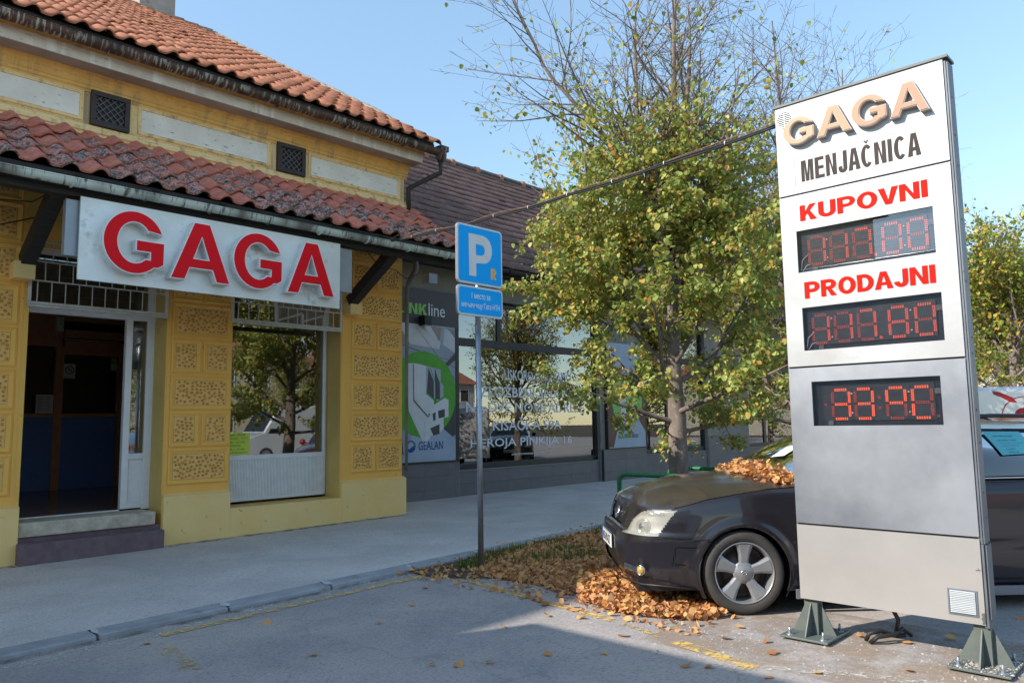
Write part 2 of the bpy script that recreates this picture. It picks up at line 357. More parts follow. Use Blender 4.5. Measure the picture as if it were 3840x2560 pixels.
# bold sans-serif capitals drawn as outlines (one closed outline per letter, holes apart)
def _arc(cx, cy, rx, ry, a0, a1, n=12): return [(cx+rx*math.cos(R(a0+(a1-a0)*i/n)), cy+ry*math.sin(R(a0+(a1-a0)*i/n))) for i in range(n+1)]
def glyph(c, w, t, hb=None):
    """letter of height 1 and width w, stems t wide, bars hb high"""
    b = hb or t*.85; q = min(w*.5, .36)
    if c == 'I': return [[(0, 0), (t, 0), (t, 1), (0, 1)]], t
    if c == 'E': return [[(0, 0), (w, 0), (w, b), (t, b), (t, .5-b*.45), (w*.93, .5-b*.45), (w*.93, .5+b*.5), (t, .5+b*.5), (t, 1-b), (w*.97, 1-b), (w*.97, 1), (0, 1)]], w
    if c == 'L': return [[(0, 0), (w, 0), (w, b), (t, b), (t, 1), (0, 1)]], w
    if c == 'N': return [[(0, 0), (t*.95, 0), (t*.95, .66), (w-t, 0), (w, 0), (w, 1), (w-t*.95, 1), (w-t*.95, .34), (t, 1), (0, 1)]], w
    if c == 'M':
        s = t*.9; m = w/2; return [[(0, 0), (s, 0), (s, .76), (m-s*.5, 0), (m+s*.5, 0), (w-s, .76), (w-s, 0), (w, 0), (w, 1), (w-s*1.42, 1), (m, .32), (s*1.42, 1), (0, 1)]], w
    if c == 'A': return [[(0, 0), (t*1.1, 0), (w*.5-(w*.5-t*1.05)*.76+.0, .225), (w*.5+(w*.5-t*1.05)*.76, .225), (w-t*1.1, 0), (w, 0), (w*.5+t*.58, 1), (w*.5-t*.58, 1)],
                         [(w*.5-(w*.5-t*1.05)*.57, .39), (w*.5, .79), (w*.5+(w*.5-t*1.05)*.57, .39)]], w
    if c == 'V': return [[(w*.5-t*.55, 0), (w*.5+t*.55, 0), (w, 1), (w-t*1.08, 1), (w*.5, .24), (t*1.08, 1), (0, 1)]], w
    if c == 'K': return [[(0, 0), (t, 0), (t, .29), (t+(w-t)*.20, .44), (w-t*1.25, 0), (w, 0), (t+(w-t)*.42, .60), (w*.97, 1), (w*.97-t*1.25, 1), (t, .55), (t, 1), (0, 1)]], w
    if c == 'U': return [[(0, 1)]+_arc(w/2, q*.95, w/2, q*.97, 180, 360)+[(w, 1), (w-t, 1)]+_arc(w/2, q*.97, w/2-t, q*.97-b, 0, -180)+[(t, 1)]], w
    if c == 'O': return [_arc(w/2, .5, w/2, .515, 0, 345, 23), _arc(w/2, .5, w/2-t, .515-b, 0, 345, 23)], w
    if c == 'C': return [_arc(w/2, .5, w/2, .515, 42, 318, 20)+_arc(w/2, .5, w/2-t, .515-b, 312, 48, 18)], w
    if c == 'J': return [[(0, .30)]+_arc(w/2, q*.9, w/2, q*.92, 180, 360)+[(w, 1), (w-t, 1)]+_arc(w/2, q*.92, w/2-t, q*.92-b, 0, -170)+[(t*.98, .33)]], w
    if c == 'P': return [[(0, 0), (t, 0), (t, .36), (w*.5, .36)]+_arc(w*.55, .68, w*.45, .32, -90, 90)+[(0, 1)], [(t, .36+b*.95), (t, 1-b*.95)]+_arc(w*.53, .68, w*.47-t, .32-b*.95, 90, -90)], w
    if c == 'R': return [[(0, 0), (t, 0), (t, .39), (w*.40, .39), (w-t*1.2, 0), (w, 0), (w*.66, .42)]+_arc(w*.55, .70, w*.42, .30, -65, 90)+[(0, 1)], [(t, .39+b*.95), (t, 1-b*.95)]+_arc(w*.53, .695, w*.44-t, .305-b*.95, 90, -90)], w
    if c == 'D': return [[(0, 0), (w*.40, 0)]+_arc(w*.42, .5, w*.58, .5, -90, 90, 16)+[(0, 1)], [(t, b), (t, 1-b)]+_arc(w*.42, .5, w*.58-t, .5-b, 90, -90, 16)], w
    if c == 'Č':
        o, _ = glyph('C', w, t, hb); m = w/2; return o+[[(m-.12, 1.21), (m-.04, 1.06), (m+.04, 1.06), (m+.12, 1.21), (m+.055, 1.21), (m, 1.13), (m-.055, 1.21)]], w
    return [[(0, 0), (.1, 0), (.1, .1)]], .2
def word(txt, w, h, t=.2, gw=.7, gap=.1, hb=None, depth=0):
    """the word fitted to width w and cap height h; returns a list of (vertices, faces), one per letter"""
    x = 0; ls = []
    for n_, c in enumerate(txt):
        cw = gw*{'M': 1.18, 'J': .82, 'E': .90, 'O': 1.10, 'V': 1.05, 'A': 1.08, 'C': 1.02, 'Č': 1.02, 'L': .82}.get(c, 1)
        lo, adv = glyph(c, cw, t, hb); ls.append((x, lo)); x += adv+gap*(.55 if c in 'AV' else 1)*(.55 if txt[n_+1:n_+2] in ('A', 'V') else 1)
    W_ = x-gap; out = []
    for x0, lo in ls:
        out.append(shape2d([[((x0+a)*w/W_, b*h) for a, b in l] for l in lo], depth))
    return out
# ================================================================== THE GROUND
def zg(x): return .0085*(max(-20, min(8, x))-8)
def asphalt(name, c, c2, patch, lo=.4, hi=.62, stone=(.30, .30, .30), crack=.25):
    m, nt, b = new_mat(name)
    col = ramp(nt, noise(nt, 1.1, 7, .62, dist=.3), [(lo, c2), (hi, c)])
    col = mixc(nt, ramp(nt, noise(nt, .55, 5, .6), [(.5, 0), (.62, .6)]), col, patch)
    col = mixc(nt, ramp(nt, noise(nt, 48, 4, .85), [(.34, .7), (.5, 0)]), col, tuple(x*.3 for x in c))
    col = mixc(nt, ramp(nt, noise(nt, 38, 4, .85), [(.58, 0), (.66, .8)]), col, stone)
    tc = nt.nodes.new('ShaderNodeTexCoord'); wv = nt.nodes.new('ShaderNodeTexNoise'); wv.inputs['Scale'].default_value = 2.2; wv.inputs['Detail'].default_value = 6; nt.links.new(tc.outputs['Object'], wv.inputs[0])
    ad = nt.nodes.new('ShaderNodeVectorMath'); ad.operation = 'MULTIPLY_ADD'; nt.links.new(wv.outputs[1], ad.inputs[0]); ad.inputs[1].default_value = (.55, .55, .55); nt.links.new(tc.outputs['Object'], ad.inputs[2])
    vo = nt.nodes.new('ShaderNodeTexVoronoi'); vo.feature = 'DISTANCE_TO_EDGE'; vo.inputs['Scale'].default_value = .62; nt.links.new(ad.outputs[0], vo.inputs[0])
    cr = ramp(nt, vo.outputs['Distance'], [(.0, crack), (.009, 0)])
    col = mixc(nt, cr, col, tuple(x*.35 for x in c))
    col = mixc(nt, ramp(nt, noise(nt, 3.3, 9, .8), [(.56, 0), (.66, .35)]), col, tuple(x*.62 for x in c))
    col = mixc(nt, ramp(nt, noise(nt, 24, 3, .5), [(.68, 0), (.73, .55)]), col, tuple(x*.45 for x in c))
    nt.links.new(col, b.inputs['Base Color']); b.inputs['Roughness'].default_value = .88
    add_bump(nt, b, 130, .55, .006); return m
M['road'] = asphalt('parking_asphalt', (.47, .415, .385), (.37, .34, .33), (.52, .45, .40), stone=(.62, .57, .52))
M['walk'] = asphalt('pavement_asphalt', (.66, .61, .57), (.56, .515, .485), (.70, .65, .60), stone=(.76, .76, .76), crack=.22)
M['kerb'] = mat('kerb_concrete', (.40, .40, .41), (.28, .285, .30), scale=4, rough=.85, bump=.3, bscale=60, spots=(.18, .17, .16), sscale=9, slo=.6, shi=.7)
M['kmort'] = mat('kerb_joint_mortar', (.62, .63, .62), (.45, .46, .46), scale=14, rough=.9)
M['soil'] = mat('bare_soil', (.13, .095, .065), (.07, .05, .035), scale=5, rough=1, bump=.8, bscale=40)
M['ypaint'] = worn_mat('worn_yellow_paint', (.78, .52, .14), (.55, .42, .24), scale=18, lo=.42, hi=.56)
M['ypaint2'] = worn_mat('very_worn_yellow_paint', (.72, .46, .10), (.46, .36, .2), scale=20, lo=.50, hi=.60)
M['dust'] = worn_mat('pale_grit', (.66, .62, .56), (.5, .47, .42), scale=26, lo=.47, hi=.62)
M['grass'] = leaf_mat('grass_blades', [(0, (.05, .12, .02)), (.5, (.08, .17, .03)), (1, (.14, .20, .05))], .3, .6)
DRY = [(0, (.40, .18, .09)), (.2, (.66, .32, .13)), (.45, (.84, .46, .18)), (.65, (.58, .28, .13)), (.8, (.86, .54, .17)), (.92, (.70, .42, .22)), (1, (.28, .14, .08))]
M['dry'] = leaf_mat('dry_leaves', DRY, .25, .6)
def kerbY(x): return 6.14+.05*(x-1.4)
def sheet(xs, f0, f1, z0, z1, n=1):
    g = G()
    for a, b in zip(xs, xs[1:]):
        g.add([(a, f0(a), z0(a)), (b, f0(b), z0(b)), (b, f1(b), z1(b)), (a, f1(a), z1(a))], [(0, 1, 2, 3)])
    return g
XS = [-20, 8, 60]
g = sheet([-250, -20, 8, 300], lambda x: -250, lambda x: 300, lambda x: zg(x)-.06, lambda x: zg(x)-.06)
g.build('ground', M['soil'], kind='structure')
sheet(XS, lambda x: -40, kerbY, lambda x: zg(x)-.02, lambda x: zg(x)-.02).build('road', M['road'], kind='structure')
sheet(XS, lambda x: kerbY(x)+.215, lambda x: 10.4, lambda x: zg(x)+.018, zg).build('pavement', M['walk'], kind='structure')
sheet([7.9, 60], lambda x: 10.401, lambda x: 12.2, zg, zg).build('pavement', M['walk'], kind='structure')
kerb = bpy.data.objects.new('kerb', None); COL.objects.link(kerb); kerb['kind'] = 'structure'
rk = random.Random(3)
for i in range(-4, 34):
    x0 = -1.02+i*1.02; x1 = x0+1.0; g = G(); dz = rk.uniform(-.004, .004)
    for (a, b) in ((x0, x1),):
        ya, yb = kerbY(a), kerbY(b); za, zb = zg(a)+.018+dz, zg(b)+.018+dz
        sec = lambda y, z: [(y, z-.06), (y+.012, z-.012), (y+.035, z+.0), (y+.215, z+.002), (y+.215, z-.06)]
        A = [(a, y, z) for y, z in sec(ya, za)]; B_ = [(b, y, z) for y, z in sec(yb, zb)]
        g.add(A+B_, [(i_, i_+1, i_+6, i_+5) for i_ in range(4)]+[(4, 3, 2, 1, 0), (5, 6, 7, 8, 9)])
    g.build('kerb_stone', M['kerb'], kerb)
    g = G(); w = rk.uniform(.012, .03); xm = x1+.01; y = kerbY(xm); z = zg(xm)+.0215; s = .07
    pts = [(xm-w+rk.uniform(-.02, .02), y+.05), (xm+rk.uniform(.0, .03), y+.03), (xm+w+s*.4, y+.14), (xm+w*.6+s*.5, y+.215), (xm+s*.2-w*.3, y+.2), (xm-w*.8, y+.12)]
    g.add([(px, py, z+.002) for px, py in pts], [tuple(range(6))])
    g.build('kerb_joint', M['kmort'], kerb)
# faded yellow parking lines and pale grit on the asphalt
def strip(name, pts, w, m, dz=.006, lift=-.02):
    g = G(); n = len(pts)
    for i in range(n-1):
        a = Vector((*pts[i], 0)); b = Vector((*pts[i+1], 0)); d = (b-a).normalized(); r = Vector((-d.y, d.x, 0))*w/2
        g.add([(p.x, p.y, zg(p.x)+lift+dz) for p in (a-r, b-r, b+r, a+r)], [(0, 1, 2, 3)])
    return tag(g.build(name, m), kind='structure')
strip('road_marking', [(2.38, 5.93), (3.3, 5.98), (4.2, 6.03), (5.05, 6.06)], .08, M['ypaint'])
strip('road_marking', [(5.12, 5.55), (4.98, 4.62)], .10, M['ypaint'])
strip('road_marking', [(4.97, 4.56), (4.83, 3.62)], .09, M['ypaint'])
strip('road_marking', [(4.82, 3.55), (4.70, 3.08)], .08, M['ypaint2'])
strip('road_marking', [(4.66, 2.96), (4.49, 2.30)], .11, M['ypaint'])
strip('road_marking', [(4.33, 1.9), (4.25, 1.3)], .10, M['ypaint2'])
strip('road_marking', [(2.28, 5.62), (2.2, 4.95)], .12, M['ypaint2'])
strip('road_grit', [(-1, 5.82), (1.2, 5.93), (2.4, 6.02), (3.6, 6.15), (5, 6.24)], .16, M['dust'], .003)
strip('road_grit', [(4.35, 2.55), (4.75, 1.9), (4.95, 1.2), (5.1, .5)], .10, M['dust'], .004)
strip('road_grit', [(3.2, 4.2), (3.9, 3.1), (4.4, 1.5)], .5, M['dust'], .0035) if False else None
GR = worn_mat('dark_edge_film', (.20, .185, .17), (.14, .13, .12), scale=5.5, lo=.42, hi=.68)
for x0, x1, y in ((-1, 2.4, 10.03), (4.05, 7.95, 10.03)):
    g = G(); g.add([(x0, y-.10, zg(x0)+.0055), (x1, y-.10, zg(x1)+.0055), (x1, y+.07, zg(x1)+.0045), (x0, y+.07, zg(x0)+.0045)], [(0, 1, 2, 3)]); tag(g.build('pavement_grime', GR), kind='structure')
strip('road_edge_line', [(-.5, 6.0), (1.2, 6.09), (3, 6.18), (5, 6.28)], .07, GR, .0105)  # darker line on the road along the kerb
# the strip of soil between kerb and parking bays, with fallen leaves and tufts of grass
def soil_y0(x): return 4.55 if x > 6 else 5.9-1.35*max(0, min(1, (x-5.0)/1.0))
xs_ = [5.0+.25*i for i in range(12)]+[8, 9, 10, 12, 15, 20, 40]
sheet(xs_, soil_y0, lambda x: kerbY(x)-.002, lambda x: zg(x)-.014, lambda x: zg(x)-.004).build('soil_bed', M['soil'], kind='structure')
def leaf_geo(g, p, s, rnd, flat=.5, up=(0, 0, 1)):
    """one curled leaf: an outline of six points folded along its midrib"""
    a = rnd.uniform(0, 6.283); tilt = rnd.gauss(0, flat); t2 = rnd.gauss(0, flat); fold = rnd.uniform(-.45, .45); curl = rnd.uniform(-.5, .9)
    ca, sa = math.cos(a), math.sin(a)
    m = Matrix.Rotation(a, 3, 'Z') @ Matrix.Rotation(tilt, 3, 'X') @ Matrix.Rotation(t2, 3, 'Y')
    pts = [(0, -.55, .12*curl), (.42, -.18, fold*.42), (.36, .28, fold*.36+.1*curl), (0, .6, .35*curl), (-.36, .28, fold*.36+.1*curl), (-.42, -.18, fold*.42), (0, 0, 0)]
    v = [Vector(p)+m @ (Vector(q)*s) for q in pts]
    g.add(v, [(6, 0, 1), (6, 1, 2), (6, 2, 3), (6, 3, 4), (6, 4, 5), (6, 5, 0)], 0, True)
rl = random.Random(11)
g = G()
def pile_h(x, y):
    h = .05*math.exp(-((x-5.75)**2/.45+(y-4.75)**2/.22))+.07*math.exp(-((x-5.6)**2/.16+(y-4.25)**2/.05))
    return h
LP = [(5.42, 5.92), (6.41, 6.53), (7.46, 6.38), (9.29, 6.98), (9.9, 6.78), (8.49, 5.68), (6.88, 4.72), (5.77, 4.21), (5.5, 4.39), (5.21, 4.4), (5.36, 4.84), (5.35, 5.22)]
PILE = [(5.74, 4.69), (6.49, 4.89), (5.9, 4.06), (5.73, 3.59), (5.71, 3.26), (5.43, 2.99), (5.19, 3.11), (5.03, 3.47), (4.98, 3.81), (5.08, 4.15)]
def inp(x, y, p):
    c = False; j = len(p)-1
    for i in range(len(p)):
        if (p[i][1] > y) != (p[j][1] > y) and x < (p[j][0]-p[i][0])*(y-p[i][1])/(p[j][1]-p[i][1])+p[i][0]: c = not c
        j = i
    return c
cnt = 0
while cnt < 19000:
    x = rl.uniform(4.85, 12); y = rl.uniform(2.7, 7.0)
    if y > kerbY(x)+(.05 if rl.random() < .93 else .35): continue
    a_ = inp(x, y, PILE); b_ = inp(x, y, LP)
    if not a_ and not b_:
        d = .06 if (4.6 < x < 6 and y > 2.9) else (.5 if y > soil_y0(x)-.05 and x > 6 else 0)
    else: d = 1 if a_ else .62
    if x > 8.5: d *= .5
    if rl.random() > d: continue
    z = zg(x)-.012+rl.uniform(0, .03)+((pile_h(x, y)+rl.uniform(0, .05)) if a_ else 0)
    leaf_geo(g, (x, y, z), rl.uniform(.022, .066), rl, .6); cnt += 1
g.build('fallen_leaves', M['dry'], kind='stuff')
# loose leaves here and there on the asphalt
rl = random.Random(5); spots_ = []
for px, py in [(3.05, 5.6), (2.2, 5.75), (3.6, 4.9), (4.2, 5.2), (4.6, 5.6), (3.2, 3.9), (3.35, 3.75), (3.5, 3.6), (2.6, 4.1), (3.9, 3.4), (4.1, 3.2), (4.5, 3.35), (3.4, 3.0), (4.3, 2.6), (4.35, 2.55), (4.55, 4.05), (4.75, 3.8), (4.85, 3.2), (4.95, 2.7), (4.8, 2.3), (4.6, 2.0), (4.4, 2.2), (5.6, 2.1), (5.75, 1.9), (5.65, 1.75), (5.9, 1.6), (4.5, 1.7), (4.35, 1.5), (3.6, 2.4), (3.2, 2.8), (5.0, 1.55), (6.8, 1.3), (7.3, 1.1), (6.5, .95), (4.9, 4.3), (4.9, 4.0), (5.2, 2.75), (5.05, 2.5), (4.15, 4.1), (2.9, 4.6)]:
    spots_.append((px+rl.uniform(-.05, .05), py+rl.uniform(-.05, .05)))
for x, y in spots_:
    g = G(); leaf_geo(g, (0, 0, .012), rl.uniform(.05, .085), rl, .22)
    tag(g.build('fallen_leaf', M['dry'], loc=None), 'single dry brown leaf lying loose on the asphalt', 'leaf', 'loose leaves scattered on the asphalt').location = (x, y, zg(x)-.018)
g = G(); rl = random.Random(8)
for _ in range(2600):
    cx, cy, r = rl.choice([(5.75, 6.1, .14), (6.1, 6.2, .16), (6.5, 6.28, .18), (7.2, 6.3, .15), (8.4, 6.4, .2), (8.9, 6.45, .2), (6.3, 5.7, .2), (6.7, 5.4, .18), (5.95, 3.75, .12), (6.9, 5.75, .25), (5.55, 5.95, .1)])
    x = rl.gauss(cx, r); y = min(rl.gauss(cy, r*.5), kerbY(x)-.01); z = zg(x)-.01; a = rl.uniform(0, 6.28); h = rl.uniform(.04, .12); b = rl.uniform(0, .05); w = .004
    dx, dy = math.cos(a), math.sin(a)
    g.add([(x-dy*w, y+dx*w, z), (x+dy*w, y-dx*w, z), (x+dx*b, y+dy*b, z+h)], [(0, 1, 2)])
g.build('grass_tufts', M['grass'], kind='stuff')

# ================================================================== THE YELLOW BUILDING
YW = 10.17
bld = thing('exchange_office_building', 'yellow old shop building with textured plaster blocks, tiled canopy and orange tiled roof', 'building', (5, YW, 0))
g = G(); YB = 10.58
for a, b in ((-3.2, 2.44), (4.03, 4.93), (6.71, 7.91)): g.box(a, b, YW, YB, -.1, 5.3)
g.box(2.44, 4.03, YW, YB, 3.70, 5.3); g.box(4.93, 6.71, YW, YB, 3.70, 5.3)
g.box(4.93, 6.71, YW+.003, YB, -.1, .355)
g.box(-3.2, 7.907, YW+.004, YB, 5.3, 5.9)
g.box(7.60, 7.906, YB, 28.5, -.1, 6.0); g.box(-3.2, 7.9, 28.1, 28.5, -.1, 6)
# gable of the right-hand end
g.add([(7.6, YB, 6.0), (7.6, 28.4, 6.0), (7.6, 19, 11.55), (7.905, YB, 6.0), (7.905, 28.4, 6.0), (7.905, 19, 11.55)], [(0, 1, 2), (5, 4, 3), (0, 2, 5, 3)])
g.build('wall', M['yellow'], bld)
g = G()
for a, b in ((-3.2, 2.436), (4.034, 4.926), (6.715, 7.95)):
    g.box(a, b, 10.10, YW-.001, -.12, .585); g.add([(a, 10.10, .585), (b, 10.10, .585), (b, YW-.001, .612), (a, YW-.001, .612)], [(0, 1, 2, 3)])
    g.add([(b, 10.10, .585), (b, YW-.001, .585), (b, YW-.001, .612)], [(0, 1, 2)]); g.add([(a, 10.10, .585), (a, YW-.001, .585), (a, YW-.001, .612)], [(2, 1, 0)])
g.box(4.926, 6.715, 10.103, YW+.002, -.12, .358)
g.box(7.91, 7.95, YW, 28, -.12, .59)
g.build('plinth', M['plinth'], bld, bevel=.006)
g = G(); g.box(4.93, 6.71, YW+.002, YB+.02, .355, .362); g.build('window_sill', M['reveal'], bld)
for x, s in ((2.44, 1), (4.03, -1), (4.93, 1), (6.71, -1)):
    g = G(); g.box(min(x, x+.004*s), max(x, x+.004*s), YW+.012, YB, .36, 3.70); g.build('reveal', M['reveal'], bld)
# rusticated blocks: bevelled border and a field of plaster knobs
rb = random.Random(21)
def block(x0, x1, z0, z1):
    g = G(); e = .052; y = YW; f = onY(0, 0, 0)
    ring = lambda d, yy: [(x0+d, yy, z0+d), (x1-d, yy, z0+d), (x1-d, yy, z1-d), (x0+d, yy, z1-d)]
    rs = [ring(0, y-.001), ring(0, y-.014), ring(.014, y-.022), ring(.018, y-.016), ring(e, y-.004)]
    for a, b in zip(rs, rs[1:]):
        g.add(a+b, [(0, 1, 5, 4), (1, 2, 6, 5), (2, 3, 7, 6), (3, 0, 4, 7)])
    g.add(ring(e, y-.004), [(0, 1, 2, 3)])
    xa, xb, za, zb = x0+e+.006, x1-e-.006, z0+e+.006, z1-e-.006
    rr = [(xa, y-.004, za), (xb, y-.004, za), (xb, y-.004, zb), (xa, y-.004, zb)]
    r2 = [(xa+.006, y-.006, za+.006), (xb-.006, y-.006, za+.006), (xb-.006, y-.006, zb-.006), (xa+.006, y-.006, zb-.006)]
    g.add(rr+r2, [(0, 1, 5, 4), (1, 2, 6, 5), (2, 3, 7, 6), (3, 0, 4, 7)], 1); g.add(r2, [(0, 1, 2, 3)], 2)
    nx = max(3, round((xb-xa-.02)/.050)); nz = max(3, round((zb-za-.02)/.044)); dx = (xb-xa-.022)/nx; dz = (zb-za-.022)/nz
    cen = []; target = nx*nz
    for _ in range(target*16):
        px_, pz_ = rb.uniform(xa+.026, xb-.026), rb.uniform(za+.024, zb-.024)
        if all(((px_-c_[0])/dx)**2+((pz_-c_[1])/dz)**2 > .80 for c_ in cen): cen.append((px_, pz_))
        if len(cen) >= target: break
    for cx, cz in cen:
        if True:
            rx = .050*rb.uniform(.34, .45); rz = .044*rb.uniform(.36, .48); h = rb.uniform(.012, .022); a0 = rb.uniform(0, 1)
            o = []; q = []
            for k in range(7):
                a = a0+6.283*k/7; jr = rb.uniform(.85, 1.1)
                o.append((cx+rx*jr*math.cos(a), y-.005, cz+rz*jr*math.sin(a))); q.append((cx+rx*.72*jr*math.cos(a), y-.006-h*.85, cz+rz*.66*jr*math.sin(a)+.004))
            top = (cx, y-.006-h, cz+.004)
            g.add(o+q+[top], [(k, (k+1) % 7, 7+(k+1) % 7, 7+k) for k in range(7)]+[(7+k, 7+(k+1) % 7, 14) for k in range(7)], 1, True)
    g.build('plaster_block', [M['yellow'], M['knob'], M['knobbase']], bld)
def course(k): z0 = .722+.487*k; return z0, z0+.452
for k in range(9):
    z0, z1 = course(k)
    if z1 > 5.08: break
    full0 = (k % 2 == 0)
    segs = [(4.095, 4.915)] if full0 else [(4.095, 4.487), (4.522, 4.915)]
    segs += ([(6.90, 7.362), (7.385, 7.90)] if full0 else [(6.90, 7.90)])
    segs += ([(1.25, 2.33)] if full0 else [(1.25, 1.77), (1.79, 2.33)])
    for a, b in segs:
        if 3.60 < z1 and 2.9 < a < 6.9 and z0 > 3.6 and False: continue
        block(a, b, z0, z1)
for x0, x1 in ((4.045, 4.085), (6.725, 6.76), (2.345, 2.385)):
    g = G(); g.box(x0, x1, YW-.008, YW+.001, .62, 5.0); g.build('pier_margin', M['yellow'], bld, bevel=.004)
# corbels
for x0, x1 in ((6.738, 6.955), (2.225, 2.437)):
    g = G(); g.box(x0, x1, 9.955, YW+.002, 3.185, 3.385); g.build('corbel', M['plinth'], bld, bevel=.008)
# ---- frieze and cornice
def profile(name, pts, m, x0=-3.2, x1=7.95, ret=True):
    g = G(); f = [(x0, y, z) for y, z in pts]; b = [(x1, y, z) for y, z in pts]; n = len(pts)
    g.add(f+b, [(i, i+n, i+n+1, i+1) for i in range(n-1)])
    if ret: g.add(b, [tuple(range(n-1, -1, -1))])
    return g.build(name, m, bld)
profile('base_moulding', [(YW, 5.09), (10.125, 5.10), (10.125, 5.135), (10.105, 5.15), (10.105, 5.185), (10.125, 5.20), (10.14, 5.215), (10.135, 5.235), (10.155, 5.25), (YW, 5.262)], M['cornice_c'], x1=7.97)
profile('frieze', [(YW+.01, 5.255), (10.158, 5.26), (10.158, 5.66), (YW+.01, 5.665)], M['cornice_c'], x1=7.935)
profile('cornice_moulding', [(YW, 5.655), (10.145, 5.66), (10.145, 5.69), (10.13, 5.70), (10.13, 5.735), (10.118, 5.745), (10.10, 5.80), (10.07, 5.845), (10.04, 5.862), (10.04, 5.885), (YW, 5.887)], M['cornice_y'], x1=7.99)
profile('soffit', [(10.08, 5.884), (9.802, 5.882), (9.802, 5.89), (10.08, 5.892)], M['soffit'], x1=8.05)
profile('fascia', [(10.1, 5.8885), (9.80, 5.8885), (9.795, 6.035), (10.1, 6.035)], M['cornice_w'], x1=8.055)
profile('crown_moulding', [(10.1, 6.037), (9.78, 6.037), (9.778, 6.06), (9.755, 6.066), (9.75, 6.09), (9.72, 6.10), (9.715, 6.13), (10.1, 6.135)], M['cornice_y'], x1=8.06)
for x0, x1 in ((-3.1, .55), (1.1, 2.86), (3.60, 5.39), (6.12, 7.80)):
    z0, z1 = 5.325, 5.615; g = G()
    ring = lambda d, y: [(x0+d, y, z0+d), (x1-d, y, z0+d), (x1-d, y, z1-d), (x0+d, y, z1-d)]
    rs = [ring(-.045, 10.157), ring(-.045, 10.140), ring(-.030, 10.134), ring(-.022, 10.144), ring(-.012, 10.144), ring(-.004, 10.136), ring(0, 10.150)]
    for a, b in zip(rs, rs[1:]): g.add(a+b, [(0, 1, 5, 4), (1, 2, 6, 5), (2, 3, 7, 6), (3, 0, 4, 7)])
    fr = g.build('panel_frame', M['cornice_c'], bld)
    g = G(); g.add(ring(0, 10.1505), [(0, 1, 2, 3)]); g.build('frieze_panel', M['panel'], bld)
LAT = mat('lattice_iron', (.17, .15, .14), (.12, .105, .10), rough=.6)
for x0, x1 in ((2.98, 3.445), (5.535, 6.005)):
    z0, z1 = 5.25, 5.695; g = G(); t = .062
    g.box(x0, x1, 10.10, 10.16, z0, z0+t); g.box(x0, x1, 10.10, 10.16, z1-t, z1); g.box(x0, x0+t, 10.101, 10.16, z0+t, z1-t); g.box(x1-t, x1, 10.101, 10.16, z0+t, z1-t)
    vf = g.build('vent_grille', M['brownmetal'], bld, bevel=.004)
    g = G(); g.box(x0+t, x1-t, 10.150, 10.157, z0+t, z1-t); g.build('vent_backing', M['black'], vf)
    cx, cz, hw, hh = (x0+x1)/2, (z0+z1)/2, (x1-x0)/2-t, (z1-z0)/2-t
    for s in (1, -1):
        for i in range(-4, 5):
            c = i*.062*1.414; pts = []
            for tt in (-1, 1):    # clip the diagonal x*s - z = c to the opening
                pass
            seg = []
            for xx in (-hw, hw):
                zz = s*xx-c
                if abs(zz) <= hh: seg.append((xx, zz))
            for zz in (-hh, hh):
                xx = s*(zz+c)
                if abs(xx) <= hw: seg.append((xx, zz))
            if len(seg) >= 2:
                a, b = seg[0], seg[-1]
                if math.hypot(a[0]-b[0], a[1]-b[1]) > .03:
                    g = G(); y = 10.124 if s > 0 else 10.134
                    g.beam((cx+a[0], y, cz+a[1]), (cx+b[0], y, cz+b[1]), .009, .014, up=(0, 1, 0)); g.build('lattice_slat', LAT, vf)
# ---- the main roof
TANP = .60; CP = 1/math.sqrt(1+TANP**2); SP = TANP*CP
Y0R, Z0R = 9.60, 6.205
def tile_mesh(name, w, L, wave, thick, ns, prof='roll', droop=.0):
    """one clay tile: x across, y up the slope, z away from the roof"""
    g = G(); top0 = []; top1 = []
    for i in range(ns+1):
        u = i/ns; x = u*w*1.04
        if prof == 'roll': h = wave*(max(0, math.sin(math.pi*(u-.42)/.58))**.9 if u > .42 else -.12*math.sin(math.pi*u/.42))
        else: h = wave*abs(math.sin(math.pi*u*3))**.6
        top0.append((x, 0, h+thick+droop)); top1.append((x, L, h*.92))
    bot0 = [(x, 0, z-thick) for x, y, z in top0]; in0 = [(x, L*.12, z-thick*1.1) for x, y, z in top0]
    n = ns+1; v = top0+top1+bot0+in0
    f = [(i, i+1, n+i+1, n+i) for i in range(ns)]+[(2*n+i, 2*n+i+1, i+1, i) for i in range(ns)]+[(3*n+i, 3*n+i+1, 2*n+i+1, 2*n+i) for i in range(ns)]
    g.add(v, f, 0, False); g.add([top0[0], top1[0], bot0[0]], [(0, 1, 2)]); g.add([top0[-1], top1[-1], bot0[-1]], [(2, 1, 0)])
    for i in range(ns): g.sm[i] = True
    return g
